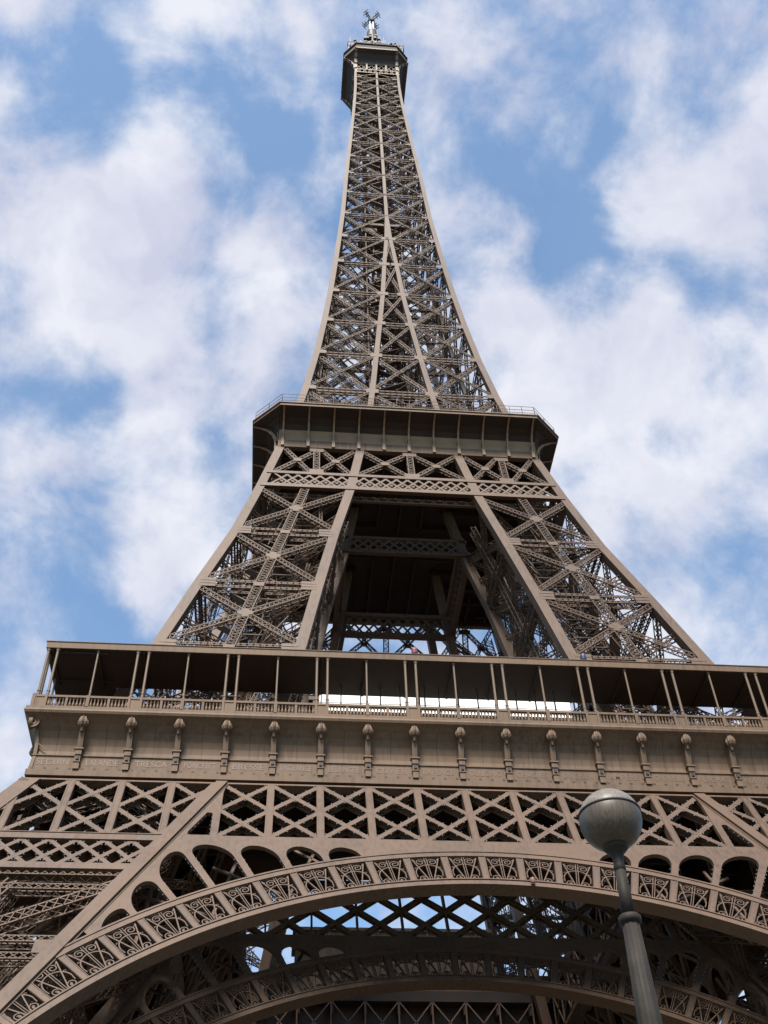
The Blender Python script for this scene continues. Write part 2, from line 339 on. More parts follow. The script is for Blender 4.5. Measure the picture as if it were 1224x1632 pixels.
# --- belt of crossed bars below the first floor
PX = 3.83
ZT, ZB = 50.35, 43.85
def bulbs(m, p, q, n, side, step=.75, off=.12, r=.055):
    p = Vector(p); q = Vector(q); t = q - p; L = t.length; t.normalize(); nn = Vector(n).normalized(); u = t.cross(nn)
    k = int(L / step)
    for i in range(k):
        c = p + t * (step * (i + .5)) + u * side + nn * off
        m.poly([c + Vector((r, 0, 0)), c - Vector((r, 0, 0)), c + Vector((0, r, 0)), c - Vector((0, r, 0)), c + Vector((0, 0, r)), c - Vector((0, 0, r))],
               [(0, 2, 4), (2, 1, 4), (1, 3, 4), (3, 0, 4), (2, 0, 5), (1, 2, 5), (3, 1, 5), (0, 3, 5)], 1)
def belt(full, lights=True):
    m = MB(); uT, uB = zu(ZT), zu(ZB)
    def clipseg(p, q, lim):
        """keep the part of p-q whose |x| satisfies lim(u) = (lo, hi)"""
        best = None; K = 80; run = []
        for i in range(K + 1):
            t = i / K; x = p[0] + (q[0] - p[0]) * t; u = p[1] + (q[1] - p[1]) * t; lo, hi = lim(x, u)
            if lo <= abs(x) <= hi: run.append((x, u))
        return (run[0], run[-1]) if len(run) > 2 else None
    def mid(x, u): return (0, 19.2)
    def leg(x, u): z = u / SL; return (xin(z) + .9, xo(z) - .2)
    def dia(p, q, w, d, lim, n0=.0):
        d = .62 if full else .45
        for sg in ((1, -1) if lim is leg else (1,)):
            c = clipseg((p[0] * sg, p[1]), (q[0] * sg, q[1]), lim)
            if c:
                a = FI(c[0][0], c[0][1], n0); b = FI(c[1][0], c[1][1], n0)
                m.bar(a, b, w, .10, EN); m.bar(a - EN * .1, b - EN * .1, .10, d - .2, EN); m.bar(a - EN * (d - .1), b - EN * (d - .1), w, .10, EN)
                k = int((b - a).length / .62); t = (b - a) / max(k, 1); uu = t.normalized().cross(EN)
                for i in range(k):   # lacing on the lower side of the bar
                    s0 = (w / 2 - .05) * (1 if i % 2 else -1)
                    m.bar(a + t * i + uu * s0 - EN * .1, a + t * (i + 1) + uu * s0 - EN * (d - .1), .07, .07, uu)
                    m.bar(a + t * i + uu * s0 - EN * (d - .1), a + t * (i + 1) + uu * s0 - EN * .1, .07, .07, uu)
                if lights:
                    bulbs(m, a, b, EN, w / 2 + .07, .85, -.02); bulbs(m, a, b, EN, -w / 2 - .07, .85, -.02)
    rng = range(-7, 8) if True else ()
    for j in range(-8, 8):
        x0, x1 = j * PX, (j + 2) * PX
        for lim in ((mid, leg) if full else (mid,)):
            if lim is leg: continue
            dia((x0, uT), (x1, uB), .40, .85, lim); dia((x1, uT), (x0, uB), .40, .85, lim, -.012)
    if full:
        for j in range(3, 10):
            for dj, n0 in ((2, 0), (-2, -.012)):
                x0, x1 = j * PX, (j + dj) * PX
                dia((x0, uT), (x1, uB), .40, .85, leg, n0)
    for j in range(-9, 10):
        X = j * PX
        if abs(j) <= 4 or (full and 6 <= abs(j)):
            ub = uB
            if abs(j) >= 6:
                zc = max(ZB, 50.42 - (abs(X) - .9 - 18.56) / .4847) if abs(X) > 18.56 else ZB
                # the upright stops where it meets the pier post
                za = 50.42 - (abs(X) - 1.0 - 18.56) / .4847
                ub = zu(max(ZB, min(ZT, za)))
                if ub >= uT - .3: continue
            m.bar(FI(X, uT, .02), FI(X, ub, .02), .56 if full else .16, .62, EN)
            if not full: continue
            m.bar(FI(X - .2, uT, .05), FI(X - .2, ub, .05), .07, .05, EN); m.bar(FI(X + .2, uT, .05), FI(X + .2, ub, .05), .07, .05, EN)
        elif abs(j) == 5:
            pass
    xe = xo(50.4) - .1
    # top chord
    if full: m.bar(FI(-xe, uT + .05, .03), FI(xe, uT + .05, .03), .20, .7, EN)
    else: m.bar(FI(-19.5, uT + .05, .03), FI(19.5, uT + .05, .03), .42, .6, EN)
    if full:
        # bands and close lattice on the pier faces, both sides
        for sg in (1, -1):
            def band(z0, z1, n0, d):
                m.hexa([FI(sg * (xin(z0) + .9), zu(z0), n0), FI(sg * (xo(z0)), zu(z0), n0), FI(sg * (xo(z0)), zu(z0), n0 - d), FI(sg * (xin(z0) + .9), zu(z0), n0 - d)],
                       [FI(sg * (xin(z1) + .9), zu(z1), n0), FI(sg * (xo(z1)), zu(z1), n0), FI(sg * (xo(z1)), zu(z1), n0 - d), FI(sg * (xin(z1) + .9), zu(z1), n0 - d)])
            band(43.2, 43.88, .10, 1.0); band(40.08, 40.68, .10, 1.0); band(43.80, 43.87, .16, .06)
            ua, ub = zu(43.2), zu(40.68)
            for k in range(9, 22):
                xx = k * PX / 2
                for dx, n0 in ((2.7, 0), (-2.7, -.012)):
                    c = clipseg((sg * xx, ua), (sg * (xx + dx), ub), leg)
                    if c:
                        a = FI(c[0][0], c[0][1], n0); b = FI(c[1][0], c[1][1], n0)
                        m.bar(a, b, .34, .10, EN); m.bar(a - EN * .1, b - EN * .1, .08, .55, EN); m.bar(a - EN * .65, b - EN * .65, .34, .08, EN)
                        if lights: bulbs(m, a, b, EN, .24, .9, -.02); bulbs(m, a, b, EN, -.24, .9, -.02)
    return m.mesh('truss_belt', [PAINT, BULB])
ME_BELT = belt(True); ME_BELT_IN = belt(False, False)

# --- arch in the same plane: concentric rings about (0, UC)
UC = 8.27
def pol(r, a): return (r * math.sin(a), UC + r * math.cos(a))
def ring(m, r0, r1, a0, a1, n0, d, seg=90, cut=None):
    for i in range(seg):
        A = a0 + (a1 - a0) * i / seg; B = a0 + (a1 - a0) * (i + 1) / seg
        p = [pol(r0, A), pol(r1, A), pol(r1, B), pol(r0, B)]
        if cut and all(abs(q[0]) > xin(q[1] / SL) + .3 for q in p): continue
        m.hexa([FI(*q, n0) for q in p], [FI(*q, n0 - d) for q in p])
DA = R(4.05)
def spandrel(m):
    ZTOP = 43.92; aE = R(41.2)
    outer = [pol(39.40, aE - 2 * aE * i / 80) for i in range(81)]          # from right end to left end along the arch
    xe_, ue_ = pol(39.40, aE); ze = ue_ / SL
    left = [(-(xin(z)), zu(z)) for z in (max(ze, 34.3), 38, 42, 46, 50.1)]
    right = [(-x, u) for x, u in reversed(left)]
    outer = outer + left + [(-18.75, zu(50.1)), (-18.95, zu(49.2)), (-18.95, zu(ZTOP + .1)), (-18.8, zu(ZTOP)), (18.8, zu(ZTOP)), (18.95, zu(ZTOP + .1)), (18.95, zu(49.2)), (18.75, zu(50.1))] + right
    holes = []
    for k in range(-10, 10):
        a0 = k * DA + .0062; a1 = (k + 1) * DA - .0062
        am = (a0 + a1) / 2
        if abs(am) < R(12.2) or abs(am) > R(40.6): continue
        # radial extent: limited by the belt above and the pier post outside
        def rmax(a):
            r = 39.5
            while r < 46:
                x, u = pol(r, a); z = u / SL
                if z > 42.9 or abs(x) > xin(z) - .55: break
                r += .02
            return r
        b0 = 39.5; w = (a1 - a0) / 2; pts = []
        cap = min(1.5, .92 * (rmax(am) - b0))
        for t in [i / 18 for i in range(19)]:
            th = math.pi * t; a = am - w * math.cos(th); r = min(rmax(a), rmax(am) + 1.2) - cap * (1 - math.sin(th))
            pts.append(pol(max(r, b0 + .06), a))
        x0 = pol(b0 + .02, a1); x1 = pol(b0 + .02, a0)
        pts += [x0, x1]
        holes.append(pts)
    for sg in (-1, 1):
        h = [(sg * 19.5, zu(43.98)), (sg * 19.52, zu(46.5)), (sg * 19.66, zu(46.6)), (sg * 19.95, zu(46.6)), (sg * 21.1, zu(44.35)), (sg * 21.12, zu(44.05)), (sg * 20.9, zu(43.96))]
        holes.append(h)
    m.plate(outer, holes, FI, .06, .32)
    return holes
arch = MB()
HL = spandrel(arch)
for h in HL:
    for i in range(len(h)):
        a = Vector(h[i]); b = Vector(h[(i + 1) % len(h)]); c = sum((Vector(q) for q in h), Vector((0, 0))) / len(h)
        L = (b - a).length; k = int(L / .5)
        for q in range(k):
            p = a.lerp(b, (q + .5) / k); p = p + (c - p).normalized() * .08
            w = FI(p.x, p.y, -.05); r = .042
            arch.poly([w + Vector((r, 0, 0)), w - Vector((r, 0, 0)), w + Vector((0, r, 0)), w - Vector((0, r, 0)), w + Vector((0, 0, r)), w - Vector((0, 0, r))],
                      [(0, 2, 4), (2, 1, 4), (1, 3, 4), (3, 0, 4), (2, 0, 5), (1, 2, 5), (3, 1, 5), (0, 3, 5)], 1)
AE = R(70)
ring(arch, 38.86, 39.42, -R(45), R(45), .16, .75, 70)
ring(arch, 39.30, 39.44, -R(45), R(45), .22, .05, 70)
ring(arch, 35.55, 36.08, -AE, AE, .20, .95, 110)
ring(arch, 36.00, 36.10, -AE, AE, .28, .07, 110)
# pier-side continuation of the arch web below the fan panels
for sg in (-1, 1):
    for i in range(44, 70):
        a = R(i); b = R(i + 1)
        def rr(t):
            r = 36.1
            while r < 39.3:
                x, u = pol(r, t)
                if x > xin(u / SL) + .2: break
                r += .03
            return r
        p = [pol(36.06, a), pol(rr(a), a), pol(rr(b), b), pol(36.06, b)]
        if i < 52: continue
        p = [(sg * x, u) for x, u in p]
        arch.hexa([FI(*q, .04) for q in p], [FI(*q, -.6) for q in p])
# cross-bracing seen through the spandrel openings, on the back plane
for k in range(-9, 9):
    a0 = k * DA; a1 = (k + 1) * DA
    if abs((a0 + a1) / 2) < R(13): continue
    a0, a1 = (a0 - .02, a1 + .02) if k % 2 else (a1 + .02, a0 - .02)
    p0 = FI(*pol(38.6, a0), -2.2); p1 = FI(*pol(44.6, a1), -2.2)
    arch.bar(p0, p1, .22, .16, EN)
ME_ARCH = arch.mesh('arch', [PAINT, BULB])

# --- one fan panel of the arch (local: x across, y radial, extruded along n)
fp = MB(); R0, R1 = 36.06, 38.88
def FP(x, y, n):      # panel plane: y counted from the arch centre
    return Vector((x * (1 + (y - 1.4) * .026), y + R0, n))
def strip(pts, w, d=.13, n0=.05): fp.tube(pts, w * .66, d, FP, n0)
H = R1 - R0; hw = 1.30
def arc(cx, cy, r, a0, a1, k=14): return [(cx + r * math.cos(R(a0 + (a1 - a0) * i / k)), cy + r * math.sin(R(a0 + (a1 - a0) * i / k))) for i in range(k + 1)]
def spiral(cx, cy, r0, r1, a0, a1, k=20): return [(cx + (r0 + (r1 - r0) * i / k) * math.cos(R(a0 + (a1 - a0) * i / k)), cy + (r0 + (r1 - r0) * i / k) * math.sin(R(a0 + (a1 - a0) * i / k))) for i in range(k + 1)]
# pillar on the left edge of the cell, panelled
for sg in (-1,):
    fp.tube([(-hw, 0), (-hw, H)], .50, .6, FP, .10)
    fp.tube([(-hw - .2, .05), (-hw - .2, H)], .05, .04, FP, .13); fp.tube([(-hw + .2, .05), (-hw + .2, H)], .05, .04, FP, .13)
strip([(-1.0, .05), (1.0, .05)], .10); strip([(-1.0, H - .05), (1.0, H - .05)], .10)
strip([(-.075, .05), (-.075, H - .08)], .085, .16, .07); strip([(.075, .05), (.075, H - .08)], .085, .16, .07)
strip([(-.12, .08), (-.92, H - .2)], .13, .16, .07); strip([(.12, .08), (.92, H - .2)], .13, .16, .07)
strip(arc(0, 1.02, .94, 0, 180, 20), .12, .15, .06)
strip([(.94, 1.02), (.90, .62)], .10); strip([(-.94, 1.02), (-.90, .62)], .10)
for sg in (-1, 1):
    def mir(ps): return [(sg * x, y) for x, y in ps]
    strip(mir(spiral(.42, 2.28, .36, .09, 200, -330)), .10, .13, .06)
    strip(mir(spiral(.56, .40, .33, .08, 200, -300)), .10, .13, .06)
    strip(mir([(.12, .1), (.25, .34), (.24, .5)]), .09)
    strip(mir([(.74, 2.45), (.95, 2.68)]), .09)
    strip(mir(spiral(.86, 1.62, .12, .04, 250, -60, 10)), .06)
    fp.tube(mir([(.40, .33), (.55, .42)]), .14, .12, FP, .05)
ME_FAN = fp.mesh('fan_panel', PAINT)
# mapping local panel (x, y, n) into the inclined plane, then turned by the cell's angle about the arch centre
EX = Vector((1, 0, 0)); EU = Vector((0, .5, 1)) / SL
base = Vector((0, -59.62, 0)) + EU * UC
def fan_mtx(a):
    ex = EX * math.cos(a) - EU * math.sin(a); ey = EX * math.sin(a) + EU * math.cos(a)
    return Matrix(((ex.x, ey.x, EN.x, base.x), (ex.y, ey.y, EN.y, base.y), (ex.z, ey.z, EN.z, base.z), (0, 0, 0, 1)))
YSH = 15.25
for qi, rz in enumerate(Q):
    part('truss_belt', ME_BELT, T, rz=rz)
    part('truss_belt', ME_BELT_IN, T, mtx=Matrix.Rotation(rz, 4, 'Z') @ Matrix.Translation((0, YSH, 0)))
    for inner in (0, 1):
        a = part('ornamental_arch', ME_ARCH, T, mtx=Matrix.Rotation(rz, 4, 'Z') @ Matrix.Translation((0, YSH * inner, 0)))
        for k in range(-13, 13):
            ang = (k + .5) * DA
            if abs(ang) > R(51): continue
            if qi in (1, 3) and inner == 0: pass
            part('fan_panel', ME_FAN, a, mtx=fan_mtx(ang))

# --- frieze below the first-floor gallery, one side of the square at a time
def sweep(m, prof, mi=0, xlim=None):
    for (h0, z0), (h1, z1) in zip(prof[:-1], prof[1:]):
        m.poly([(-h0, -h0, z0), (h0, -h0, z0), (h1, -h1, z1), (-h1, -h1, z1)], [(0, 1, 2, 3)], mi)
fr = MB()
sweep(fr, [(33.9, 50.3), (33.9, 50.74), (34.36, 50.75), (34.42, 50.76), (34.42, 51.28), (34.30, 51.32), (34.30, 51.56), (34.18, 51.60), (34.18, 52.62), (34.27, 52.66), (34.27, 52.74), (33.92, 52.80),
           (33.88, 53.3), (33.92, 53.85), (34.06, 54.4), (34.32, 54.95), (34.70, 55.45), (35.05, 55.78), (35.25, 55.93)])
for j in range(-9, 9):      # seams up the middle of each cove panel and rivets on the base band
    X = (j + .5) * PX
    for (h0, z0), (h1, z1) in zip([(33.92, 52.8), (33.88, 53.3), (33.92, 53.85), (34.06, 54.4), (34.32, 54.95)], [(33.88, 53.3), (33.92, 53.85), (34.06, 54.4), (34.32, 54.95), (34.70, 55.45)]):
        fr.bar((X, -h0 - .012, z0), (X, -h1 - .012, z1), .035, .03, (0, -1, 0), 1)
    for k in range(4):
        x = j * PX + PX * (k + .5) / 4
        fr.box(x - .09, -34.36, 51.33, x + .09, -34.29, 51.50, 1)
for sg in (-1, 1):
    for (h0, z0), (h1, z1) in zip([(34.30, 50.8), (34.15, 52.8), (34.2, 53.8)], [(34.15, 52.8), (34.2, 53.8), (34.40, 55.0)]): fr.bar((sg * (h0 - .12), -h0 - .05, z0), (sg * (h1 - .12), -h1 - .05, z1), .24, .1)
    fr.bar((sg * 33.2, -34.17, 53.2), (sg * 34.1, -34.17, 53.9), .07, .05)
ME_FR = fr.mesh('frieze', [PAINT2, DARK])
# ledge
lg = MB(); sweep(lg, [(34.9, 55.90), (35.24, 55.92), (35.36, 56.0), (35.44, 56.2), (35.40, 56.36), (35.34, 56.40), (35.34, 56.62), (34.4, 56.66), (29.0, 56.66)])
ME_LG = lg.mesh('gallery_ledge', PAINT2)
# console (origin at its foot on the frieze wall)
cs = MB()
def cbox(x, y0, y1, z0, z1): cs.box(-x / 2, -y1, z0, x / 2, y0 if y0 < 0 else -y0, z1)
cbox(.46, 0, .34, 0.02, .62); cbox(.56, 0, .40, .62, .70); cbox(.44, 0, .32, .70, 1.30); cbox(.50, 0, .40, 1.30, 1.76); cbox(.72, 0, .48, 1.76, 1.88)
cs.hexa([(-.22, -.30, 1.88), (.22, -.30, 1.88), (.22, .34, 1.88), (-.22, .34, 1.88)], [(-.20, -.74, 3.85), (.20, -.74, 3.85), (.20, .2, 3.85), (-.20, .2, 3.85)])
cs.box(-.11, -.43, .84, .11, -.32, 1.14, 1)
cs.lathe((0, -.82, 3.70), [(.18, -.12), (.30, 0), (.39, .22), (.38, .42), (.30, .66), (.21, .88), (.08, .98)], 32, 0, 8, .13)
cs.lathe((0, -.74, 3.38), [(.10, -.18), (.14, -.05), (.16, .08), (.22, .2), (.20, .26)], 12, 0)
ME_CS = cs.mesh('console', [PAINT2, DARK], False)
# scrolled corner bracket
vo = MB()
def FV(x, u, n): return Vector((x, -n, u))
vo.tube(spiral(0, 0, .50, .12, -100, 520, 40), .16, .30, FV, .30)
vo.lathe((0, 0, -.16), [(.10, 0), (.12, .2), (.08, .32)], 10)
vo.poly([(.45 * math.cos(R(a)), -.02, .45 * math.sin(R(a))) for a in range(0, 360, 20)], [tuple(range(18))])
ME_VO = vo.mesh('corner_scroll', PAINT2)
NAMES = ['SEGUIN', 'LALANDE', 'TRESCA', 'PONCELET', 'BRESSE', 'LAGRANGE', 'BELANGER', 'CUVIER', 'LAPLACE', 'DULONG', 'CHASLES', 'LAVOISIER', 'AMPERE', 'CHEVREUL', 'FLACHAT', 'NAVIER', 'LEGENDRE', 'CHAPTAL']
def text_mesh(s_, size, width):
    cu = bpy.data.curves.new('t', 'FONT'); cu.body = s_; cu.size = size; cu.align_x = 'CENTER'; cu.extrude = .02; cu.offset = .006; cu.space_character = 1.12
    o = bpy.data.objects.new('t', cu); COL.objects.link(o); bpy.context.view_layer.update()
    me = bpy.data.meshes.new_from_object(o.evaluated_get(bpy.context.evaluated_depsgraph_get()))
    xs = [v.co.x for v in me.vertices]; w = max(xs) - min(xs); k = min(1.15, width / w); c = (max(xs) + min(xs)) / 2
    for v in me.vertices: v.co.x = (v.co.x - c) * k
    bpy.data.objects.remove(o); bpy.data.curves.remove(cu); me.materials.clear(); me.materials.append(GOLD); return me
# balustrade
ba = MB(); BY = 34.93
for z0, z1, w in ((56.66, 56.86, .34), (57.74, 57.92, .30), (57.92, 57.97, .22)): ba.box(-BY - .1, -BY - w / 2, z0, BY + .1, -BY + w / 2, z1)
bp_ = [(.06, 56.86), (.105, 56.98), (.12, 57.12), (.07, 57.30), (.05, 57.45), (.085, 57.60), (.10, 57.74)]
def tri_prof(x):
    ba.lathe((x, -BY, 0), bp_, 6)
for j in range(-9, 10):
    X = j * PX
    if j % 2:
        ba.box(X - .40, -BY - .10, 56.86, X + .40, -BY + .10, 57.74); ba.box(X - .58, -BY - .2, 56.66, X - .38, -BY + .2, 58.02); ba.box(X + .38, -BY - .2, 56.66, X + .58, -BY + .2, 58.02)
    else: ba.box(X - .14, -BY - .17, 56.66, X + .14, -BY + .17, 57.98)
    if j < 9:
        x0 = X + (.58 if j % 2 else .14); x1 = X + PX - (.58 if (j + 1) % 2 else .14); n = 11
        for k in range(n):
            x = x0 + (x1 - x0) * (k + .5) / n
            if k == 5: ba.box(x - .10, -BY - .13, 56.86, x + .10, -BY + .13, 57.95)
            else: tri_prof(x)
ME_BA = ba.mesh('balustrade', PAINT2)
# gallery columns
def column(h, r, rings):
    m = MB(); m.lathe((0, 0, 0), [(r * 1.5, 0), (r * 1.5, .12), (r, .2), (r, h * .28), (r * 1.25, h * .285), (r * 1.25, h * .3), (r * .92, h * .31), (r * .88, h - .35), (r * 1.2, h - .3), (r * 1.2, h - .22), (r * 1.7, h - .05), (r * 1.7, h)], 10)
    if rings: m.bar((0, 0, h * .3), (0, 0, h * .3), .1, .1)
    return m.mesh('gallery_column', LIGHTP)
ME_C1 = column(63.0 - 56.66, .125, 0); ME_C2 = column(63.0 - 56.66, .095, 0)
# roof
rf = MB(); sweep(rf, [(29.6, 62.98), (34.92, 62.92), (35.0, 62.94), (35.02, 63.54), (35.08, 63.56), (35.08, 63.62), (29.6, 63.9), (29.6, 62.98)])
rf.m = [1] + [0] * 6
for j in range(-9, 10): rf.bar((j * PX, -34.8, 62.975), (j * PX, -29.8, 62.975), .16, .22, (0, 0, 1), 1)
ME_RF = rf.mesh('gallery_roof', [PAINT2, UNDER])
# floor slab with beams underneath
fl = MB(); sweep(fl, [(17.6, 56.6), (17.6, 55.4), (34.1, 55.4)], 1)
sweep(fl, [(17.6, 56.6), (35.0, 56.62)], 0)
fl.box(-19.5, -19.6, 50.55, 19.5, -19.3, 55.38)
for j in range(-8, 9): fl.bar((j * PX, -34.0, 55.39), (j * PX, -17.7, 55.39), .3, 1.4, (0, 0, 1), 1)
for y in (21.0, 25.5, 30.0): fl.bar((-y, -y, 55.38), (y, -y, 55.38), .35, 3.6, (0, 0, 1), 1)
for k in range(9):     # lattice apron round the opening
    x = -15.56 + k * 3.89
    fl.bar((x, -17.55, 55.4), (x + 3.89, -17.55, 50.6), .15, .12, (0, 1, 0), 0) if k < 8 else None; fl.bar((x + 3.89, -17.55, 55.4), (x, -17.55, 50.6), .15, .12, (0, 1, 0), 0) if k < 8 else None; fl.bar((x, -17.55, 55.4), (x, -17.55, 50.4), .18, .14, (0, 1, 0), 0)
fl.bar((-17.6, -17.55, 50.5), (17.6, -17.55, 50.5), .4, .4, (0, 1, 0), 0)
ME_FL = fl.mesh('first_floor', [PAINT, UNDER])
for qi, rz in enumerate(Q):
    f = part('name_frieze', ME_FR, T, rz=rz)
    part('gallery_ledge', ME_LG, T, rz=rz); part('gallery_roof', ME_RF, T, rz=rz); part('first_floor', ME_FL, T, rz=rz)
    if qi == 2: continue
    for j in range(-8, 9): part('console', ME_CS, f, loc=(j * PX, -34.20, 51.32))
    for sg in (-1, 1): part('corner_scroll', ME_VO, f, loc=(sg * 34.62, -34.62, 55.42))
    part('balustrade', ME_BA, T, rz=rz)
    for j in range(-9, 10):
        if j % 2:
            for dx in (-.46, .46):
                x = j * PX + dx
                if abs(x) > 34.9: x = math.copysign(34.78, x)
                part('gallery_column', ME_C1, T, mtx=Matrix.Rotation(rz, 4, 'Z') @ Matrix.Translation((x, -34.78, 56.66)))
        else: part('gallery_column', ME_C2, T, mtx=Matrix.Rotation(rz, 4, 'Z') @ Matrix.Translation((j * PX, -34.70, 56.66)))
    if qi == 0:
        for i, nm in enumerate(NAMES):
            me = text_mesh(nm, .74, 2.5)
            part('name_letters', me, f, mtx=Matrix.Translation(((i - 8.5) * PX, -34.18, 51.86)) @ Matrix.Rotation(math.pi / 2, 4, 'X'))
# pale screen wall of the first-floor room between the piers
sc_ = MB(); sc_.box(-11.4, -27.2, 56.7, 12.2, -26.8, 66.4); ME_SC = sc_.mesh('screen_wall', SCREEN)
scr = part('screen_wall', ME_SC, T, label='bright white wall behind the gallery balustrade between the two front legs')
mu = MB()
for k in range(15): x = -11.4 + 1.75 * k; mu.box(x - .05, -31.15, 56.7, x + .05, -31.0, 62.95)
for x in (-2.95, -2.2): mu.box(x - .06, -31.3, 56.7, x + .06, -31.15, 62.95)
mu.box(-11.6, -31.12, 59.15, 13.2, -31.03, 60.15)
for z in (61.9, 62.9, 63.9): mu.box(-11.4, -27.215, z, 12.2, -27.2, z + .05)
part('wall_mullions', mu.mesh('wall_mullions', [UNDER, UNDER]), scr)
pv = MB(); pv.box(-12, -26.6, 56.7, 12, -19.6, 64.6); pv.box(-12.4, -26.65, 64.6, 12.4, -19.3, 65.0)
for k in range(13): x = -12 + 2 * k; pv.box(x - .08, -19.55, 56.7, x + .08, -19.4, 64.6); pv.box(x - .08, -26.75, 56.7, x + .08, -26.6, 64.6) if False else None
ME_PV = pv.mesh('pavilion', PAINT2)
for rz in Q: part('pavilion', ME_PV, T, rz=rz)

# --- second stage: piers between the first and second floors
ZO = [(50, 33.0), (57, 30.6), (64, 28.65), (70.4, 26.85), (80.8, 24.12), (91.8, 21.12), (102.1, 18.8), (111.8, 16.8), (120, 15.2), (128.7, 13.75)]
ZI = [(50, 17.2), (57, 15.75), (70.5, 13.25), (80.8, 11.66), (91.8, 9.85), (102.1, 7.8), (111.8, 6.35), (120, 5.2), (128.7, 4.26)]
def itp(tb, z):
    if z <= tb[0][0]: (a, p), (b, q) = tb[0], tb[1]
    elif z >= tb[-1][0]: (a, p), (b, q) = tb[-2], tb[-1]
    else:
        for (a, p), (b, q) in zip(tb[:-1], tb[1:]):
            if a <= z <= b: break
    return p + (q - p) * (z - a) / (b - a)
def uo(z): return itp(ZO, z)
def ui(z): return itp(ZI, z)
W2 = 1.1; UP_POSTS = []
for ix in (0, 1):
    for iy in (0, 1):
        up = MB(); UP_POSTS.append(up)
        zs = [50, 57, 64, 70.5, 80.8, 91.8, 102.1, 111.9]
        for za, zb_ in zip(zs[:-1], zs[1:]):
            A = []; B = []
            for z, L in ((za, A), (zb_, B)):
                fx = (lambda w: (uo(z) - w / 2 + .5, uo(z) + .5) )(0)
                X0, X1 = (uo(z) + .5 - W2, uo(z) + .5) if ix else (ui(z) - .5, ui(z) - .5 + W2)
                Y0, Y1 = (uo(z) + .5 - W2, uo(z) + .5) if iy else (ui(z) - .5, ui(z) - .5 + W2)
                if za >= 80.8 and False: pass
                L += [(-X0, -Y0, z), (-X1, -Y0, z), (-X1, -Y1, z), (-X0, -Y1, z)]
            up.hexa(A, B)
ME_UP = [m_.mesh('pier_post', PAINT) for m_ in UP_POSTS]
ub = MB()
L2 = [57.4, 69.9, 80.8, 91.8, 102.0]
def f2(face, a, z):
    X0 = ui(z) + .2; X1 = uo(z) - .2; c = X0 + (X1 - X0) * a
    Y = uo(z) + .42 if face < 2 else ui(z) + .6
    return Vector((-c, -Y, z)) if face in (0, 2) else Vector((-Y, -c, z))
N2 = [Vector((0, -1, .26)), Vector((-1, 0, .26))] * 2
for fc in range(4):
    n = N2[fc].normalized(); ex = Vector((-1, 0, 0)) if fc in (0, 2) else Vector((0, -1, 0))
    for z0, z1 in zip(L2[:-1], L2[1:]):
        zc = (z0 + z1) / 2
        cgap = .0
        for (a0, za), (a1, zb_) in (((0, z0 + .9), (1, z1 - .7)), ((1, z0 + .9), (0, z1 - .7))):
            ub.girder(f2(fc, a0, za), f2(fc, a1, zb_), .74, .55, n, .52, .09, .058, True, True)
        # centre plate of each cross
        c = (f2(fc, 0, z0 + .9) + f2(fc, 1, z1 - .7) + f2(fc, 1, z0 + .9) + f2(fc, 0, z1 - .7)) / 4
        # find crossing more exactly
        A0, A1 = f2(fc, 0, z0 + .9), f2(fc, 1, z1 - .7); B0, B1 = f2(fc, 1, z0 + .9), f2(fc, 0, z1 - .7)
        r_ = geometry.intersect_line_line(A0, A1, B0, B1)
        c = (r_[0] + r_[1]) / 2 if r_ else c
        upv = (ex.cross(n)).normalized()
        m1 = c + n * .04
        pts = [(1.3, .35), (.55, .75), (.5, 1.3), (-.5, 1.3), (-.55, .75), (-1.3, .35), (-1.3, -.35), (-.55, -.75), (-.5, -1.3), (.5, -1.3), (.55, -.75), (1.3, -.35)]
        vs = [m1 + ex * (a * .62) + upv * (b * .55) for a, b in pts]; vb = [q - n * .05 for q in vs]; k = len(pts)
        ub.poly(vs + vb, [tuple(range(k)), tuple(range(2 * k - 1, k - 1, -1))] + [(i, (i + 1) % k, k + (i + 1) % k, k + i) for i in range(k)])
    # longitudinal lattice up the middle
    zs = L2
    for z0, z1 in zip(zs[:-1], zs[1:]): ub.girder(f2(fc, .5, z0), f2(fc, .5, z1), 1.05, .7, n, .5, .10, .06, True, True)
    for z in L2[1:-1]:
        for dz in (.62, -.42): ub.girder(f2(fc, 0, z + dz) - n * .1, f2(fc, 1, z + dz) - n * .1, .42, .8, n, .6, .10, .06, True, True)
        for a, sg in ((0, 1), (1, -1)):
            p = f2(fc, a, z)
            for dz in (.55, 0, -.55): ub.bar(p + upv * dz + n * .1, p + upv * dz + n * .1 + ex * (1.6 * sg), .46, .06, n)
        p = f2(fc, .5, z); ub.bar(p - ex * .55 + n * .06, p + ex * .55 + n * .06, .7, .05, n)
# inside: diaphragms, stair, lift track
for q_ in range(64):      # cables, pipes, ladders and lift guides that clutter the inside
    z = random.uniform(57, 99); h = random.uniform(3, 11); z2 = min(z + h, 101.5)
    a, b = random.uniform(.08, .92), random.uniform(.08, .92); da, db = random.uniform(-.22, .22), random.uniform(-.22, .22)
    def Pq(z, a, b): return Vector((-(ui(z) + (uo(z) - ui(z)) * a), -(ui(z) + (uo(z) - ui(z)) * b), z))
    if q_ % 3: ub.bar(Pq(z, a, b), Pq(z2, a + da, b + db), random.choice((.07, .10, .14)), .1, (0, -1, 0))
    else: ub.girder(Pq(z, a, b), Pq(z2, a + da * .5, b + db * .5), .4, .4, (0, -1, .1), .5, .06, .045)
for z in L2[1:] + [75.4, 86.3, 97, 64]:
    i_, o_ = ui(z), uo(z)
    for a, b in (((i_, i_), (o_, o_)), ((i_, o_), (o_, i_))):
        ub.girder((-a[0], -a[1], z), (-b[0], -b[1], z), .7, .7, (0, 0, 1), .8, .10, .06)
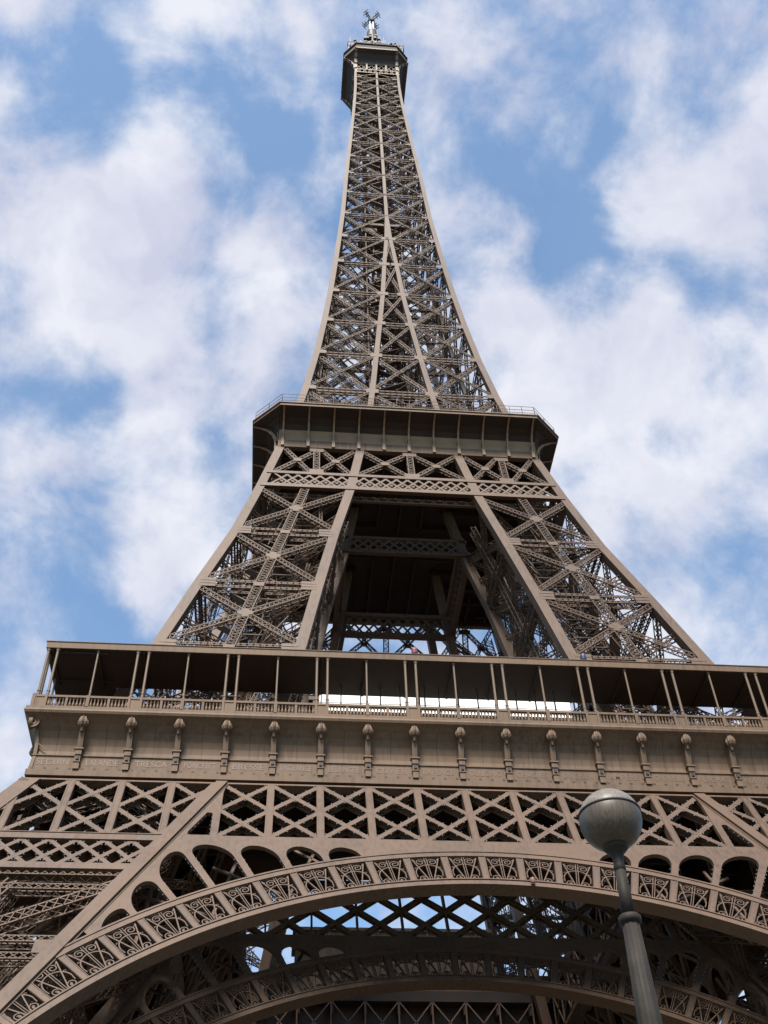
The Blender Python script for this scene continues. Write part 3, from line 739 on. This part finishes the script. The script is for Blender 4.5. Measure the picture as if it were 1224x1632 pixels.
for z0, z1 in zip(L2[:-1], L2[1:]):
    c0 = (ui(z0) + uo(z0)) / 2; c1 = (ui(z1) + uo(z1)) / 2
    for dx, dy in ((-1.6, -1.6), (1.6, -1.6), (-1.6, 1.6), (1.6, 1.6)):
        ub.girder((-c0 + dx, -c0 + dy, z0), (-c1 + dx, -c1 + dy, z1), .5, .5, (-1, -1, 0), .7, .10, .06)
    for k in range(7):
        t = k / 7; c = c0 + (c1 - c0) * t; z = z0 + (z1 - z0) * t
        ub.bar((-c - 1.6, -c - 1.6, z), (-c + 1.6, -c - 1.6, z), .14, .14, (0, 0, 1)); ub.bar((-c - 1.6, -c - 1.6, z), (-c - 1.6, -c + 1.6, z), .14, .14, (0, 0, 1))
        ub.bar((-c - 1.6, -c - 1.6, z), (-c + 1.6, -c + 1.6, z + 1.5), .1, .1, (0, 0, 1))
for k in range(17):
    z = 58 + 2.6 * k; z2 = z + 2.6; c = (ui(z) * .35 + uo(z) * .65); c2 = (ui(z2) * .35 + uo(z2) * .65); s_ = 1 if k % 2 else -1
    ub.bar((-c + 2 * s_, -c - .5, z), (-c2 - 2 * s_, -c2 - .5, z2), .12, 1.1, (0, -1, 0)); ub.bar((-c + 2 * s_, -c - .5, z + 1), (-c2 - 2 * s_, -c2 - .5, z2 + 1), .06, .06, (0, -1, 0))
ME_UB = ub.mesh('pier_bracing', PAINT)
for rz in Q:
    p = part('upper_pier', ME_UB, T, rz=rz)
    for me in ME_UP: part('pier_post', me, p)

# --- belt below the second floor
def f3(x, z, n=0.0, y0=None): return Vector((x, -(uo(z) + .5 if y0 is None else y0 - .205 * (z - 102)) - n, z))
def belt2(inner):
    m = MB(); n = Vector((0, -1, .2)).normalized(); Y = None if not inner else 8.5
    def e(z): return uo(z) if not inner else ui(z) + 1.0
    for z0, z1 in ((101.85, 102.5), (104.95, 105.5)):
        a = [f3(-e(z0), z0, .1, Y), f3(e(z0), z0, .1, Y), f3(e(z0), z0, -.5, Y), f3(-e(z0), z0, -.5, Y)]; b = [f3(-e(z1), z1, .1, Y), f3(e(z1), z1, .1, Y), f3(e(z1), z1, -.5, Y), f3(-e(z1), z1, -.5, Y)]
        m.hexa(a, b)
    st = 1.36; k = int(40 / st)
    for dep in ((0, .5) if not inner else (0,)):
        for i in range(-k // 2 - 2, k // 2 + 2):
            for dx in (2.3, -2.3):
                x0, x1 = i * st, i * st + dx; E_ = e(103.7)
                if max(abs(x0), abs(x1)) > E_: continue
                m.bar(f3(x0, 102.4, -dep, Y), f3(x1, 105.0, -dep, Y), .27, .1, n)
    if inner: return m.mesh('truss_belt', PAINT)
    # second ply behind, and the crossed bars above
    for z0, z1 in ((100.9, 101.1), (101.7, 101.9)):
        m.bar(f3(-e(z0) + 1, z0, -1.1), f3(e(z0) - 1, z0, -1.1), .24, .3, n)
    for i in range(-26, 26):
        x = i * .7
        if abs(x) < e(101) - 1: m.bar(f3(x, 101.7, -1.1), f3(x + (.7 if i % 2 else -.7), 101.0, -1.1), .14, .1, n)
    zt, zb_ = 111.5, 105.7
    for a, b in ((-16.9, -7.2), (-6.6, 6.6), (7.2, 16.9)):
        mid_ = (a + b) / 2
        for x0, x1 in ((a, mid_), (mid_, b)):
            lo0 = x0 - (.55 if x0 < -7 or x0 == -7.2 else 0); 
            def spread(x, z): return x * (uo(z) / uo(108.5)) if abs(x) > 7 else x * (ui(z) / ui(108.5)) if abs(x) > 6 else x
            m.girder(f3(spread(x0, zb_) + .3, zb_, -.05), f3(spread(x1, zt) - .2, zt, -.05), .62, .5, n, .6, .10, .07, True, True)
            m.girder(f3(spread(x1, zb_) - .3, zb_, -.10), f3(spread(x0, zt) + .2, zt, -.10), .62, .5, n, .6, .10, .07, True, True)
        m.girder(f3(mid_, zb_), f3(mid_, zt), .85, .6, n, .6, .11, .07, True, True)
        for x0 in ((a + mid_) / 2, (mid_ + b) / 2): m.bar(f3(x0 - .5, 108.55, .03), f3(x0 + .5, 108.55, .03), .7, .06, n)
        m.bar(f3(mid_ - .9, 105.95, .03), f3(mid_ + .9, 105.95, .03), .8, .06, n); m.bar(f3(mid_ - .9, 111.2, .03), f3(mid_ + .9, 111.2, .03), .8, .06, n)
    return m.mesh('truss_belt', PAINT)
ME_B2 = belt2(False); ME_B2I = belt2(True)
for rz in Q:
    part('truss_belt', ME_B2, T, rz=rz); part('truss_belt', ME_B2I, T, rz=rz)

# --- second floor: octagonal gallery on curved ribs
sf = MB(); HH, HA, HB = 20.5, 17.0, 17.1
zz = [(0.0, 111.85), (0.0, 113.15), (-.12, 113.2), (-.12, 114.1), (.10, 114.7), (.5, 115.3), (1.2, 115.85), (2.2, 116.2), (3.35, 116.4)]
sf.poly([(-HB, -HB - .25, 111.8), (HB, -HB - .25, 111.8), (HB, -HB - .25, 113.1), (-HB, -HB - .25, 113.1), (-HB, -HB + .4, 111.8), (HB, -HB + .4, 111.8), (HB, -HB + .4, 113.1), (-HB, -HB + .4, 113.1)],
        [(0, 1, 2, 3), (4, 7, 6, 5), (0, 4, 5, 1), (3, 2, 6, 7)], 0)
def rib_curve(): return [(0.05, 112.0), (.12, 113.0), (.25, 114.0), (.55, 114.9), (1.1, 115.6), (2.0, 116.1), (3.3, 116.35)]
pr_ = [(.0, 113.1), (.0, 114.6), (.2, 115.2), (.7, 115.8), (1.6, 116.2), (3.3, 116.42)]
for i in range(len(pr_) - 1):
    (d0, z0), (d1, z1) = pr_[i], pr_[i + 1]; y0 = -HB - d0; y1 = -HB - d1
    sf.poly([(-HB + .05, y0, z0), (HB - .05, y0, z0), (HB - .05, y1, z1), (-HB + .05, y1, z1)], [(0, 1, 2, 3)], 2 if i <= 1 else 1)  # wall and lower cove coloured as lit, upper cove coloured as shaded
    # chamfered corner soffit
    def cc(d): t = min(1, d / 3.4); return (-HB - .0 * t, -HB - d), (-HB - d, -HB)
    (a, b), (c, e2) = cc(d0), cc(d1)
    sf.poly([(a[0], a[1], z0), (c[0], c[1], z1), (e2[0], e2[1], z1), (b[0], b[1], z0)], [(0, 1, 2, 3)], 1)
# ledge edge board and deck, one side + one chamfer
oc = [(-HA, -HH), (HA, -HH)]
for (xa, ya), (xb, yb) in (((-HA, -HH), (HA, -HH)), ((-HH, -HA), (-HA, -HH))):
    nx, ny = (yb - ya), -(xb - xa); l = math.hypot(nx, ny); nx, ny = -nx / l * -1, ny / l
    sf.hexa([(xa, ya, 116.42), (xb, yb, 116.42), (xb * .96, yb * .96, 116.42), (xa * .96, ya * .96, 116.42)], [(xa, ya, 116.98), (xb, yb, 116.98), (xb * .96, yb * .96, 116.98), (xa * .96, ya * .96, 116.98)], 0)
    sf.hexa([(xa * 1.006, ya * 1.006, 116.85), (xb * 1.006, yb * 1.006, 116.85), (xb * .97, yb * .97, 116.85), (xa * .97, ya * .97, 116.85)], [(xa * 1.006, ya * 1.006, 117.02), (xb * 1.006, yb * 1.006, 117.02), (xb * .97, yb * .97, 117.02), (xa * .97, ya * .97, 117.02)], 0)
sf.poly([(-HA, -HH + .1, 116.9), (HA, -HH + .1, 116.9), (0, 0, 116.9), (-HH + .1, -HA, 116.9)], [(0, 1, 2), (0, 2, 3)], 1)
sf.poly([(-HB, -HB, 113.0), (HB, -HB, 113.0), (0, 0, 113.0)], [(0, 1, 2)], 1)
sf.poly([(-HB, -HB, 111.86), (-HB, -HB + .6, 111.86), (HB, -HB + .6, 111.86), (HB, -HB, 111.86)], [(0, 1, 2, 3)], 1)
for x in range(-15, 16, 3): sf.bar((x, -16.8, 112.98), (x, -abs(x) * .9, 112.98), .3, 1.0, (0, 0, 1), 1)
ME_SF = sf.mesh('second_floor_gallery', [PAINT2, UNDER, LITP])
rb = MB(); rc = rib_curve()
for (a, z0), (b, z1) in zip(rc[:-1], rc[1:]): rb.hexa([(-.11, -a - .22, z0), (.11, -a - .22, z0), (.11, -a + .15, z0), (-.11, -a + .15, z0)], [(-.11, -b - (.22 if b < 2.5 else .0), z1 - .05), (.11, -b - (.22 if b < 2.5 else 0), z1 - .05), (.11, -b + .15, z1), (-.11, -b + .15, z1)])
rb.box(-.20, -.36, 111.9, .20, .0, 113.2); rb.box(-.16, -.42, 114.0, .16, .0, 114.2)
ME_RB = rb.mesh('gallery_rib', LITP)
fe = MB()
for (xa, ya), (xb, yb) in (((-HA, -HH), (HA, -HH)), ((-HH, -HA), (-HA, -HH))):
    L = math.hypot(xb - xa, yb - ya); k = max(2, int(L / 1.7))
    nn = Vector((ya - yb, xb - xa, 0)).normalized() * -1
    for z in (117.7, 118.3, 119.0): fe.bar((xa * .99, ya * .99, z), (xb * .99, yb * .99, z), .05, .05, nn)
    for i in range(k + 1):
        t = i / k; x = (xa + (xb - xa) * t) * .99; y = (ya + (yb - ya) * t) * .99; fe.bar((x, y, 117.0), (x, y, 119.0), .07, .07, nn)
    for i in range(k * 5):
        t = i / (k * 5); x = (xa + (xb - xa) * t) * .99; y = (ya + (yb - ya) * t) * .99; fe.bar((x, y, 117.0), (x, y, 118.3), .02, .02, nn)
ME_FE = fe.mesh('railing', PAINT)
for qi, rz in enumerate(Q):
    f = part('second_floor_gallery', ME_SF, T, rz=rz)
    part('railing', ME_FE, f)
    for k in range(-5, 6): part('gallery_rib', ME_RB, f, loc=(k * 3.3, -17.2, 0))

# --- spire above the second floor
LZ = [118.2, 128.7, 139.5, 149.9, 160.0, 170.8, 180.7, 190.2, 199.3, 208.1, 216.4, 224.3, 231.5, 238.7, 245.4, 251.2, 257.2, 261.5, 264.6]
SO = [(118, 15.5), (128.7, 13.75), (139.5, 12.34), (149.9, 11.24), (160, 10.33), (170.8, 9.5), (180.7, 8.82), (190.2, 8.2), (199.3, 7.8), (208.1, 7.4), (216.4, 6.97), (224.3, 6.53), (231.5, 6.15), (238.7, 5.8), (245.4, 5.5), (251.2, 5.27), (257.2, 5.1), (264.6, 5.05), (273, 5.05)]
SI = [(118, 5.3), (128.7, 4.26), (139.5, 3.35), (149.9, 2.46), (160, 1.66), (170.8, 1.05), (180.7, .36), (186, .0), (300, 0)]
def so(z): return itp(SO, z)
def si(z): return max(0, itp(SI, z))
ps = [MB() for _ in range(4)]; sp = MB()
def pw(z): return 1.0 - (z - 118) / 146 * .42
zall = sorted(set([z for z, _ in SO if z <= 264.6] + LZ))
for za, zb_ in zip(zall[:-1], zall[1:]):
    A = []; B = []
    for z, L in ((za, A), (zb_, B)):
        o = so(z) + pw(z) / 2; w = pw(z); L += [(-o + w, -o + w, z), (-o, -o + w, z), (-o, -o, z), (-o + w, -o, z)]
    ps[0].hexa(A, B)                                # corner post
    for sg in (-1, 1):                              # two inner posts on the face that close on each other
        if si(za) <= .0 and sg > 0: continue
        A = []; B = []
        for z, L in ((za, A), (zb_, B)):
            o = so(z) + pw(z) / 2; w = pw(z) * .82; c = sg * si(z); L += [(c - w / 2, -o + w * .9, z), (c + w / 2, -o + w * .9, z), (c + w / 2, -o - .02 * sg, z), (c - w / 2, -o - .02 * sg, z)]
        ps[2 if sg > 0 else 1].hexa(A, B)
    if za < 180:                                    # innermost pier corner posts
        A = []; B = []
        for z, L in ((za, A), (zb_, B)):
            c = si(z); w = .8; L += [(-c - w / 2, -c - w / 2, z), (-c + w / 2, -c - w / 2, z), (-c + w / 2, -c + w / 2, z), (-c - w / 2, -c + w / 2, z)]
        ps[3].hexa(A, B)
ME_PS = [m_.mesh('spire_post', PAINT) for m_ in ps]
nS = Vector((0, -1, .1)).normalized()
def fs_(x, z, off=0.0): return Vector((x, -(so(z) + pw(z) / 2 - .12) - off, z))
for k, (z0, z1) in enumerate(zip(LZ[:-1], LZ[1:])):
    big = z0 < 185; gw = .62 - (z0 - 118) / 146 * .24; gd = .5 - (z0 - 118) / 146 * .2; st = .75 if big else .9
    def G(p, q, w=gw, d=gd, x=False): sp.girder(p, q, w, d, nS, st, .10 if big else .09, .06, True, x)
    bays = [(-1, 0)]
    for sgn in (-1, 1):
        a0, a1 = so(z0) * sgn, so(z1) * sgn; b0, b1 = si(z0) * sgn, si(z1) * sgn
        e = .35 * sgn
        # light front diagonal rising inwards, broad flat-lattice one behind it
        G(fs_(a0 - e, z0 + .5, .10), fs_(b1 + e, z1 - .5, .10), gw * .75, .14)
        G(fs_(b0 + e, z0 + .5, -.25), fs_(a1 - e, z1 - .5, -.25), gw * 1.25, gd, True)
        sp.bar(fs_(a0 - e, z0 + .2, .13), fs_(a0 - e - 1.1 * sgn, z0 + .2, .13), .9 if big else .6, .05, nS)
        if k: sp.bar(fs_(b0 - .9, z0, .13), fs_(b0 + .9, z0, .13), 1.0 if big else .7, .05, nS)
    if si(z1) > .3:
        G(fs_(-si(z0), z0 + .5, .10), fs_(si(z1), z1 - .5, .10), gw * .8, .3); G(fs_(si(z0), z0 + .5, -.2), fs_(-si(z1), z1 - .5, -.2), gw * 1.1, gd, True)
    for dz in (.45, -.35): sp.girder(fs_(-so(z0), z0 + dz, -.1), fs_(so(z0), z0 + dz, -.1), .26, .5, nS, .8, .08, .05, True, False)
    # inner pier faces while the four piers are still separate
    if z0 < 175:
        for sgn in (-1, 1):
            y0, y1 = -si(z0), -si(z1); a0, a1, b0, b1 = so(z0) * sgn, so(z1) * sgn, si(z0) * sgn, si(z1) * sgn
            sp.girder((a0, y0, z0), (b1, y1, z1), gw, gd, (0, -1, 0), .9, .1, .06); sp.girder((b0, y0, z0), (a1, y1, z1), gw, gd, (0, -1, 0), .9, .1, .06)
            sp.girder((a0, y0, z0), (b0, y0, z0), .5, .5, (0, -1, 0), .9, .1, .06)
    # ties from the face to the core
    for x in (-si(z0) - .01, si(z0) + .01): sp.girder((x, -so(z0), z0), (x * .8, -1.5, z0), .45, .45, (0, 0, 1), .9, .08, .05)
    sp.girder((-so(z0), -so(z0), z0), (-1.6, -1.6, z0), .45, .45, (0, 0, 1), .9, .08, .05)
    zm = (z0 + z1) / 2
    sp.bar((-so(zm), -so(zm), zm), (0, -1.6, zm), .18, .18, (0, 0, 1)); sp.bar((so(zm), -so(zm), zm), (0, -1.6, zm), .18, .18, (0, 0, 1))
ME_SP = sp.mesh('spire_lattice', PAINT)
co = MB()
z = 118
while z < 264:
    z2 = z + 3.2; w = 1.9 if z < 200 else 1.5
    c4 = [(-w, -w), (w, -w), (w, w), (-w, w)]
    for i in range(4):
        (xa, ya), (xb, yb) = c4[i], c4[(i + 1) % 4]
        co.bar((xa, ya, z), (xa, ya, z2), .28, .28, (0, -1, 0)); co.bar((xa, ya, z), (xb, yb, z), .2, .2, (0, 0, 1)); co.bar((xa, ya, z), (xb, yb, z2), .13, .13, (0, -1, .01))
        co.bar((xb, yb, z), (xa, ya, z2), .13, .13, (0, -1, .01))
    # stair flights winding round the core
    s_ = 1 if int(z) % 2 else -1
    co.bar((-w * s_ * 1.5, -w - 1.0, z), (w * s_ * 1.5, -w - 1.0, z2), .15, .9, (0, -1, 0)); co.bar((w + 1.0, -w * s_, z), (w + 1.0, w * s_, z2), .15, .9, (1, 0, 0)); co.bar((-w - 1.0, w * s_, z), (-w - 1.0, -w * s_, z2), .15, .9, (1, 0, 0))
    for q in (-3.4, 3.4):
        if z < 205: co.bar((q, -2.4, z), (q, -2.4, z2), .22, .22, (0, -1, 0)); co.bar((q, 2.4, z), (q, 2.4, z2), .22, .22, (0, -1, 0)); co.bar((q, -2.4, z), (q, 2.4, z2), .12, .12, (1, 0, 0)); co.bar((q - .8, -2.4, z), (q + .8, -2.4, z), .15, .15, (0, 0, 1))
    z = z2
co.box(-4.6, -3.0, 196.5, 4.6, 3.0, 197.2); co.box(-4.2, -2.6, 194.6, -1.2, 2.4, 196.4)   # half-way lift landing
ME_CO = co.mesh('lift_core', PAINT)
part('lift_core', ME_CO, T)
for rz in Q:
    p = part('spire_lattice', ME_SP, T, rz=rz)
    for me in ME_PS: part('spire_post', me, p)
# machinery box hanging inside the right rear of the second stage
lc_ = MB()
lc_.hexa([(17.6, -19.2, 66.5), (20.8, -19.2, 66.5), (20.8, -16.0, 66.5), (17.6, -16.0, 66.5)], [(16.6, -18.2, 70.8), (19.8, -18.2, 70.8), (19.8, -15.0, 70.8), (16.6, -15.0, 70.8)])
lc_.box(17.0, -19.0, 70.8, 19.6, -15.2, 71.2)
part('lift_cabin', lc_.mesh('lift_cabin', DARK), T)

# --- third floor
H3, A3 = 7.9, 5.05; Z3 = 272.8
tp = MB()
crv = [(0, 264.6), (.12, 267.0), (.4, 269.2), (1.0, 271.0), (1.9, 272.2), (2.85, 272.75)]
for (d0, z0), (d1, z1) in zip(crv[:-1], crv[1:]):
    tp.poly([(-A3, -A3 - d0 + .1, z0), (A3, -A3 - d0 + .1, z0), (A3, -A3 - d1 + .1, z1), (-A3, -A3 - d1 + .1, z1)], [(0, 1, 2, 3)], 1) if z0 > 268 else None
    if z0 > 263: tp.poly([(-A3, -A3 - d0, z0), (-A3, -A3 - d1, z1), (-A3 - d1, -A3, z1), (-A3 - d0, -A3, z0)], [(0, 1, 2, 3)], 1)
for (xa, ya), (xb, yb) in (((-A3, -H3), (A3, -H3)), ((-H3, -A3), (-A3, -H3))):
    tp.hexa([(xa, ya, Z3), (xb, yb, Z3), (xb * .93, yb * .93, Z3), (xa * .93, ya * .93, Z3)], [(xa, ya, Z3 + .45), (xb, yb, Z3 + .45), (xb * .93, yb * .93, Z3 + .45), (xa * .93, ya * .93, Z3 + .45)], 0)
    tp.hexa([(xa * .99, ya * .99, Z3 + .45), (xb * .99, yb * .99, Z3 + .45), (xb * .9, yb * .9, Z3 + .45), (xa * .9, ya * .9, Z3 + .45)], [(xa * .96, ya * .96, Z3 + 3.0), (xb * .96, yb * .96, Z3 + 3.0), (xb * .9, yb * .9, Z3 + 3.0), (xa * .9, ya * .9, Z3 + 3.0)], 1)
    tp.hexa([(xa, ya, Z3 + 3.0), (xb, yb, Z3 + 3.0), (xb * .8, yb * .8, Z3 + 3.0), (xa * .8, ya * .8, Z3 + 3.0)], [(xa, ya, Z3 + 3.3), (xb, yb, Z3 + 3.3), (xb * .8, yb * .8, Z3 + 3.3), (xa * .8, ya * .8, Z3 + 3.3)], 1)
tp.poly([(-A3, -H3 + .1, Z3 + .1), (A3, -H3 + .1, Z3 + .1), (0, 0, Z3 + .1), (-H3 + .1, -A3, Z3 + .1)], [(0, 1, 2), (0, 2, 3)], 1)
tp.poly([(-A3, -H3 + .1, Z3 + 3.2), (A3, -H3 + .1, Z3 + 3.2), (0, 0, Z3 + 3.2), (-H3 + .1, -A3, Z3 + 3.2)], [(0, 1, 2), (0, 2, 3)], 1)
for i in range(10): tp.bar((-A3 + i * 1.12, -H3 - .02, Z3 + .05), (-A3 + i * 1.12, -H3 - .02, Z3 + .5), .12, .08, (0, -1, 0), 0)
for z in (264.9, 266.6): tp.bar((-A3, -A3 - .25, z), (A3, -A3 - .25, z), .35, .2, (0, -1, 0), 0)
for i in range(8): x = -A3 + .3 + i * 1.3; tp.bar((x, -A3 - .25, 264.9), (x + 1.2, -A3 - .25, 266.6), .12, .1, (0, -1, 0), 0); tp.bar((x + 1.2, -A3 - .25, 264.9), (x, -A3 - .25, 266.6), .12, .1, (0, -1, 0), 0)
for i in (-1, 0, 1):
    tp.bar((i * 2.3, -A3 - .3, 266.6), (i * 2.3, -A3 - .5, 269.4), .35, .3, (0, -1, 0), 0)
for i in range(-4, 4):
    for s_ in (0, 1): tp.bar((i * 1.2, -A3 - .2, 266.8 if s_ else 269.2), (i * 1.2 + 1.2, -A3 - .2, 269.2 if s_ else 266.8), .12, .1, (0, -1, 0), 0)
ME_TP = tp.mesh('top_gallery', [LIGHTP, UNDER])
tr = MB()
for (d0, z0), (d1, z1) in zip(crv[:-1], crv[1:]): tr.hexa([(-.32, -d0 - .35, z0), (.32, -d0 - .35, z0), (.32, -d0 + .1, z0), (-.32, -d0 + .1, z0)], [(-.32, -d1 - .12, z1), (.32, -d1 - .12, z1), (.32, -d1 + .1, z1), (-.32, -d1 + .1, z1)])
ME_TR = tr.mesh('gallery_rib', LIGHTP)
for rz in Q:
    f = part('top_gallery', ME_TP, T, rz=rz)
    for sg in (-1, 1): part('gallery_rib', ME_TR, f, loc=(sg * (A3 - .1), -A3 + .05, 0))
# upper deck, cupola, aerials
uc = MB()
uc.box(-5.6, -5.6, Z3 + 3.3, 5.6, 5.6, Z3 + 6.2)
for x, y in ((-6.2, -6.2), (6.2, -6.2), (-6.2, 6.2), (6.2, 6.2)): uc.lathe((x * .9, y * .9, Z3 + 3.3), [(.9, 0), (1.0, 1.6), (.9, 3.2), (.5, 4.2), (.2, 4.6)], 9)
uc.box(-4.2, -4.2, 279.3, 4.2, 4.2, 286)
uc.lathe((0, 0, 286), [(4.2, 0), (4.0, 2.4), (3.2, 5.0), (2.0, 7.2), (1.7, 9.0), (1.9, 10), (1.5, 12), (1.3, 18.5)], 12)
for i in range(26):
    a = random.uniform(0, 2 * math.pi); rr_ = random.uniform(2.2, 3.4); z = 292 + random.uniform(0, 9); rr_ *= (1 - (z - 292) / 18)
    uc.box(math.cos(a) * rr_ - .35, math.sin(a) * rr_ - .35, z, math.cos(a) * rr_ + .35, math.sin(a) * rr_ + .35, z + random.uniform(.6, 1.6))
ME_UC = uc.mesh('cupola', DARK); cup = part('cupola', ME_UC, T)
an = MB()
for i in range(190):
    s_ = random.choice(range(4)); t = random.uniform(-6.8, 6.8); e = random.uniform(5.6, 7.0)
    x, y = [(t, -e), (e, t), (t, e), (-e, t)][s_]; z = Z3 + 3.3 + random.uniform(2.6, 4.2); h = random.choice((.8, 1.2, 1.6, 2.0, 3.4))
    if random.random() < .35: an.bar((x, y, z), (x, y, z + h), .10, .10, (0, -1, 0))
    elif random.random() < .5: an.bar((x, y, z), (x + random.uniform(-.8, .8), y, z + h * .5), .25, .15, (0, -1, 0))
    else: an.lathe((x, y, z), [(.1, 0), (.42, .1), (.42, .3), (.1, .4)], 8)
for i in range(30):
    t = -6.9 + i * .475
    for x, y in ((t, -6.9), (-6.9, t), (6.9, t)): an.bar((x, y, Z3 + 3.3), (x, y, Z3 + 6.4), .07, .07, (0, -1, 0))
for z in (Z3 + 4.6, Z3 + 5.6, Z3 + 6.4):
    for a, b in (((-6.9, -6.9), (6.9, -6.9)), ((-6.9, -6.9), (-6.9, 6.9)), ((6.9, -6.9), (6.9, 6.9))): an.bar((a[0], a[1], z), (b[0], b[1], z), .12, .12, (0, 0, 1))
part('roof_aerials', an.mesh('roof_aerials', ANT), T)
ma = MB()
for sg in (-1, 1): ma.lathe((sg * .42, -.1, 301), [(.30, 0), (.30, 11.4), (.2, 11.8)], 10)
ma.bar((0, 0, 301), (0, 0, 313.6), .3, .3, (0, -1, 0), 1)
ma.lathe((0, 0, 312.4), [(.8, 0), (1.0, .5), (.9, 1.0), (.2, 1.2)], 10, 1)
mast = part('antenna_mast', ma.mesh('antenna_mast', [MAST, ANT]), T)
am_ = MB()
am_.bar((.3, 0, 0), (2.6, 0, 0), .22, .22, (0, 0, 1)); am_.bar((2.5, -.8, 0), (2.5, .8, 0), .16, .16, (0, 0, 1)); am_.bar((1.8, -.6, 0), (1.8, .6, 0), .14, .14, (0, 0, 1))
ME_AM = am_.mesh('aerial_arm', ANT)
for z in (313.2, 315.0):
    for k in range(4): part('aerial_arm', ME_AM, mast, loc=(0, 0, z), rz=math.pi / 4 + k * math.pi / 2 + .05)

# ------------------------------------------------------------------ small spotlights
def spot(loc, label, col, s=1.0):
    t = thing('spotlight', label, 'spotlight', loc)
    m = MB(); m.lathe((0, 0, .12 * s), [(.10 * s, 0), (.17 * s, .08 * s), (.19 * s, .30 * s), (.15 * s, .45 * s), (.06 * s, .58 * s)], 12)
    part('housing', m.mesh('housing', col), t)
    b = MB(); b.box(-.16 * s, -.12 * s, 0, .16 * s, .12 * s, .05 * s); b.box(-.21 * s, -.03, .05 * s, -.18 * s, .03, .32 * s); b.box(.18 * s, -.03, .05 * s, .21 * s, .03, .32 * s); part('mount', b.mesh('mount', DARK), t)
RED = mat('red_brown_paint', (.16, .045, .05), .5, 0, .15, 2); BLU = mat('dark_blue_paint', (.03, .035, .07), .5, 0, .15, 2)
spot((-3.35, -34.6, 63.66), 'small dark red spotlight on the first floor roof edge before the middle sky gap', RED, 1.5)
spot((11.85, -34.6, 63.66), 'small dark blue spotlight on the roof edge beside the foot of the right inner leg', BLU, 1.5)
spot(tuple(FI(3.1, zu(39.0), .36)), 'small rusty brown spotlight fixed under the crown of the front arch', mat('rust_paint', (.20, .09, .05), .6, 0, .2, 2), .8)

# ------------------------------------------------------------------ street lamp in front
LD = pdir(973, 1308); LP = CP + LD * 9.2
lamp = thing('street_lamp', 'dark iron street lamp with round grey globe on a fluted post before the arch', 'street lamp', (LP.x, LP.y, 0))
gz = LP.z; rG = .244
def hemi(r, a0, a1, k=20): return [(max(.002, r * math.cos(R(a0 + (a1 - a0) * i / k))), r * math.sin(R(a0 + (a1 - a0) * i / k))) for i in range(k + 1)]
def gmat(name, col, rough, sc3, var):
    m = bpy.data.materials.new(name); m.use_nodes = True; t = m.node_tree; b = t.nodes['Principled BSDF']
    b.inputs['Roughness'].default_value = rough; b.inputs['Specular IOR Level'].default_value = .28
    c = t.nodes.new('ShaderNodeTexCoord'); mp = t.nodes.new('ShaderNodeMapping'); mp.inputs['Scale'].default_value = sc3
    n = t.nodes.new('ShaderNodeTexNoise'); n.inputs['Scale'].default_value = 3; n.inputs['Detail'].default_value = 8; t.links.new(c.outputs['Object'], mp.inputs[0]); t.links.new(mp.outputs[0], n.inputs[0])
    r = t.nodes.new('ShaderNodeValToRGB'); t.links.new(n.outputs[0], r.inputs[0]); r.color_ramp.elements[0].position = .35; r.color_ramp.elements[1].position = .66
    r.color_ramp.elements[0].color = tuple(v * (1 - var) for v in col) + (1,); r.color_ramp.elements[1].color = tuple(v * (1 + var) for v in col) + (1,)
    t.links.new(r.outputs[0], b.inputs['Base Color']); return m
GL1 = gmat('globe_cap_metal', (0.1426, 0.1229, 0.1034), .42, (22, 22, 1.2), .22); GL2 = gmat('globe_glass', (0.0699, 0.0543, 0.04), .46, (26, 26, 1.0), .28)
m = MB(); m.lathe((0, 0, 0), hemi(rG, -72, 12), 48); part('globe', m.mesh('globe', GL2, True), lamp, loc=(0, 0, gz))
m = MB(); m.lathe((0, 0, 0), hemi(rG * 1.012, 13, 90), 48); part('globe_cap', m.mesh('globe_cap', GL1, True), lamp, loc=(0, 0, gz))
m = MB(); m.lathe((0, 0, 0), [(rG * .97, .046), (rG * 1.016, .049), (rG * 1.016, .058), (rG * .97, .062)], 48); part('seam_ring', m.mesh('seam_ring', DARK, False), lamp, loc=(0, 0, gz))
m = MB(); m.lathe((0, 0, 0), [(.030, -.44), (.046, -.42), (.046, -.39), (.040, -.37), (.043, -.32), (.056, -.285), (.085, -.255), (.10, -.235), (.08, -.22)], 24); part('neck', m.mesh('neck', LPOLE, True), lamp, loc=(0, 0, gz))
m = MB(); m.lathe((0, 0, 0), [(.050, gz - .80), (.040, gz - .42)], 20); part('upper_post', m.mesh('upper_post', LPOLE, True), lamp)
m = MB(); m.lathe((0, 0, 0), [(.055, -.040), (.078, -.032), (.084, -.012), (.084, .012), (.074, .024), (.052, .030)], 24); part('collar', m.mesh('collar', LPOLE, True), lamp, loc=(0, 0, gz - .81))
m = MB(); m.lathe((0, 0, 0), [(.20, 0), (.20, .25), (.16, .32), (.165, .8), (.14, .9), (.135, 1.2), (.084, gz - 1.55), (.063, gz - .83)], 96, 0, 10, .02); part('fluted_post', m.mesh('fluted_post', LPOLE, True), lamp)
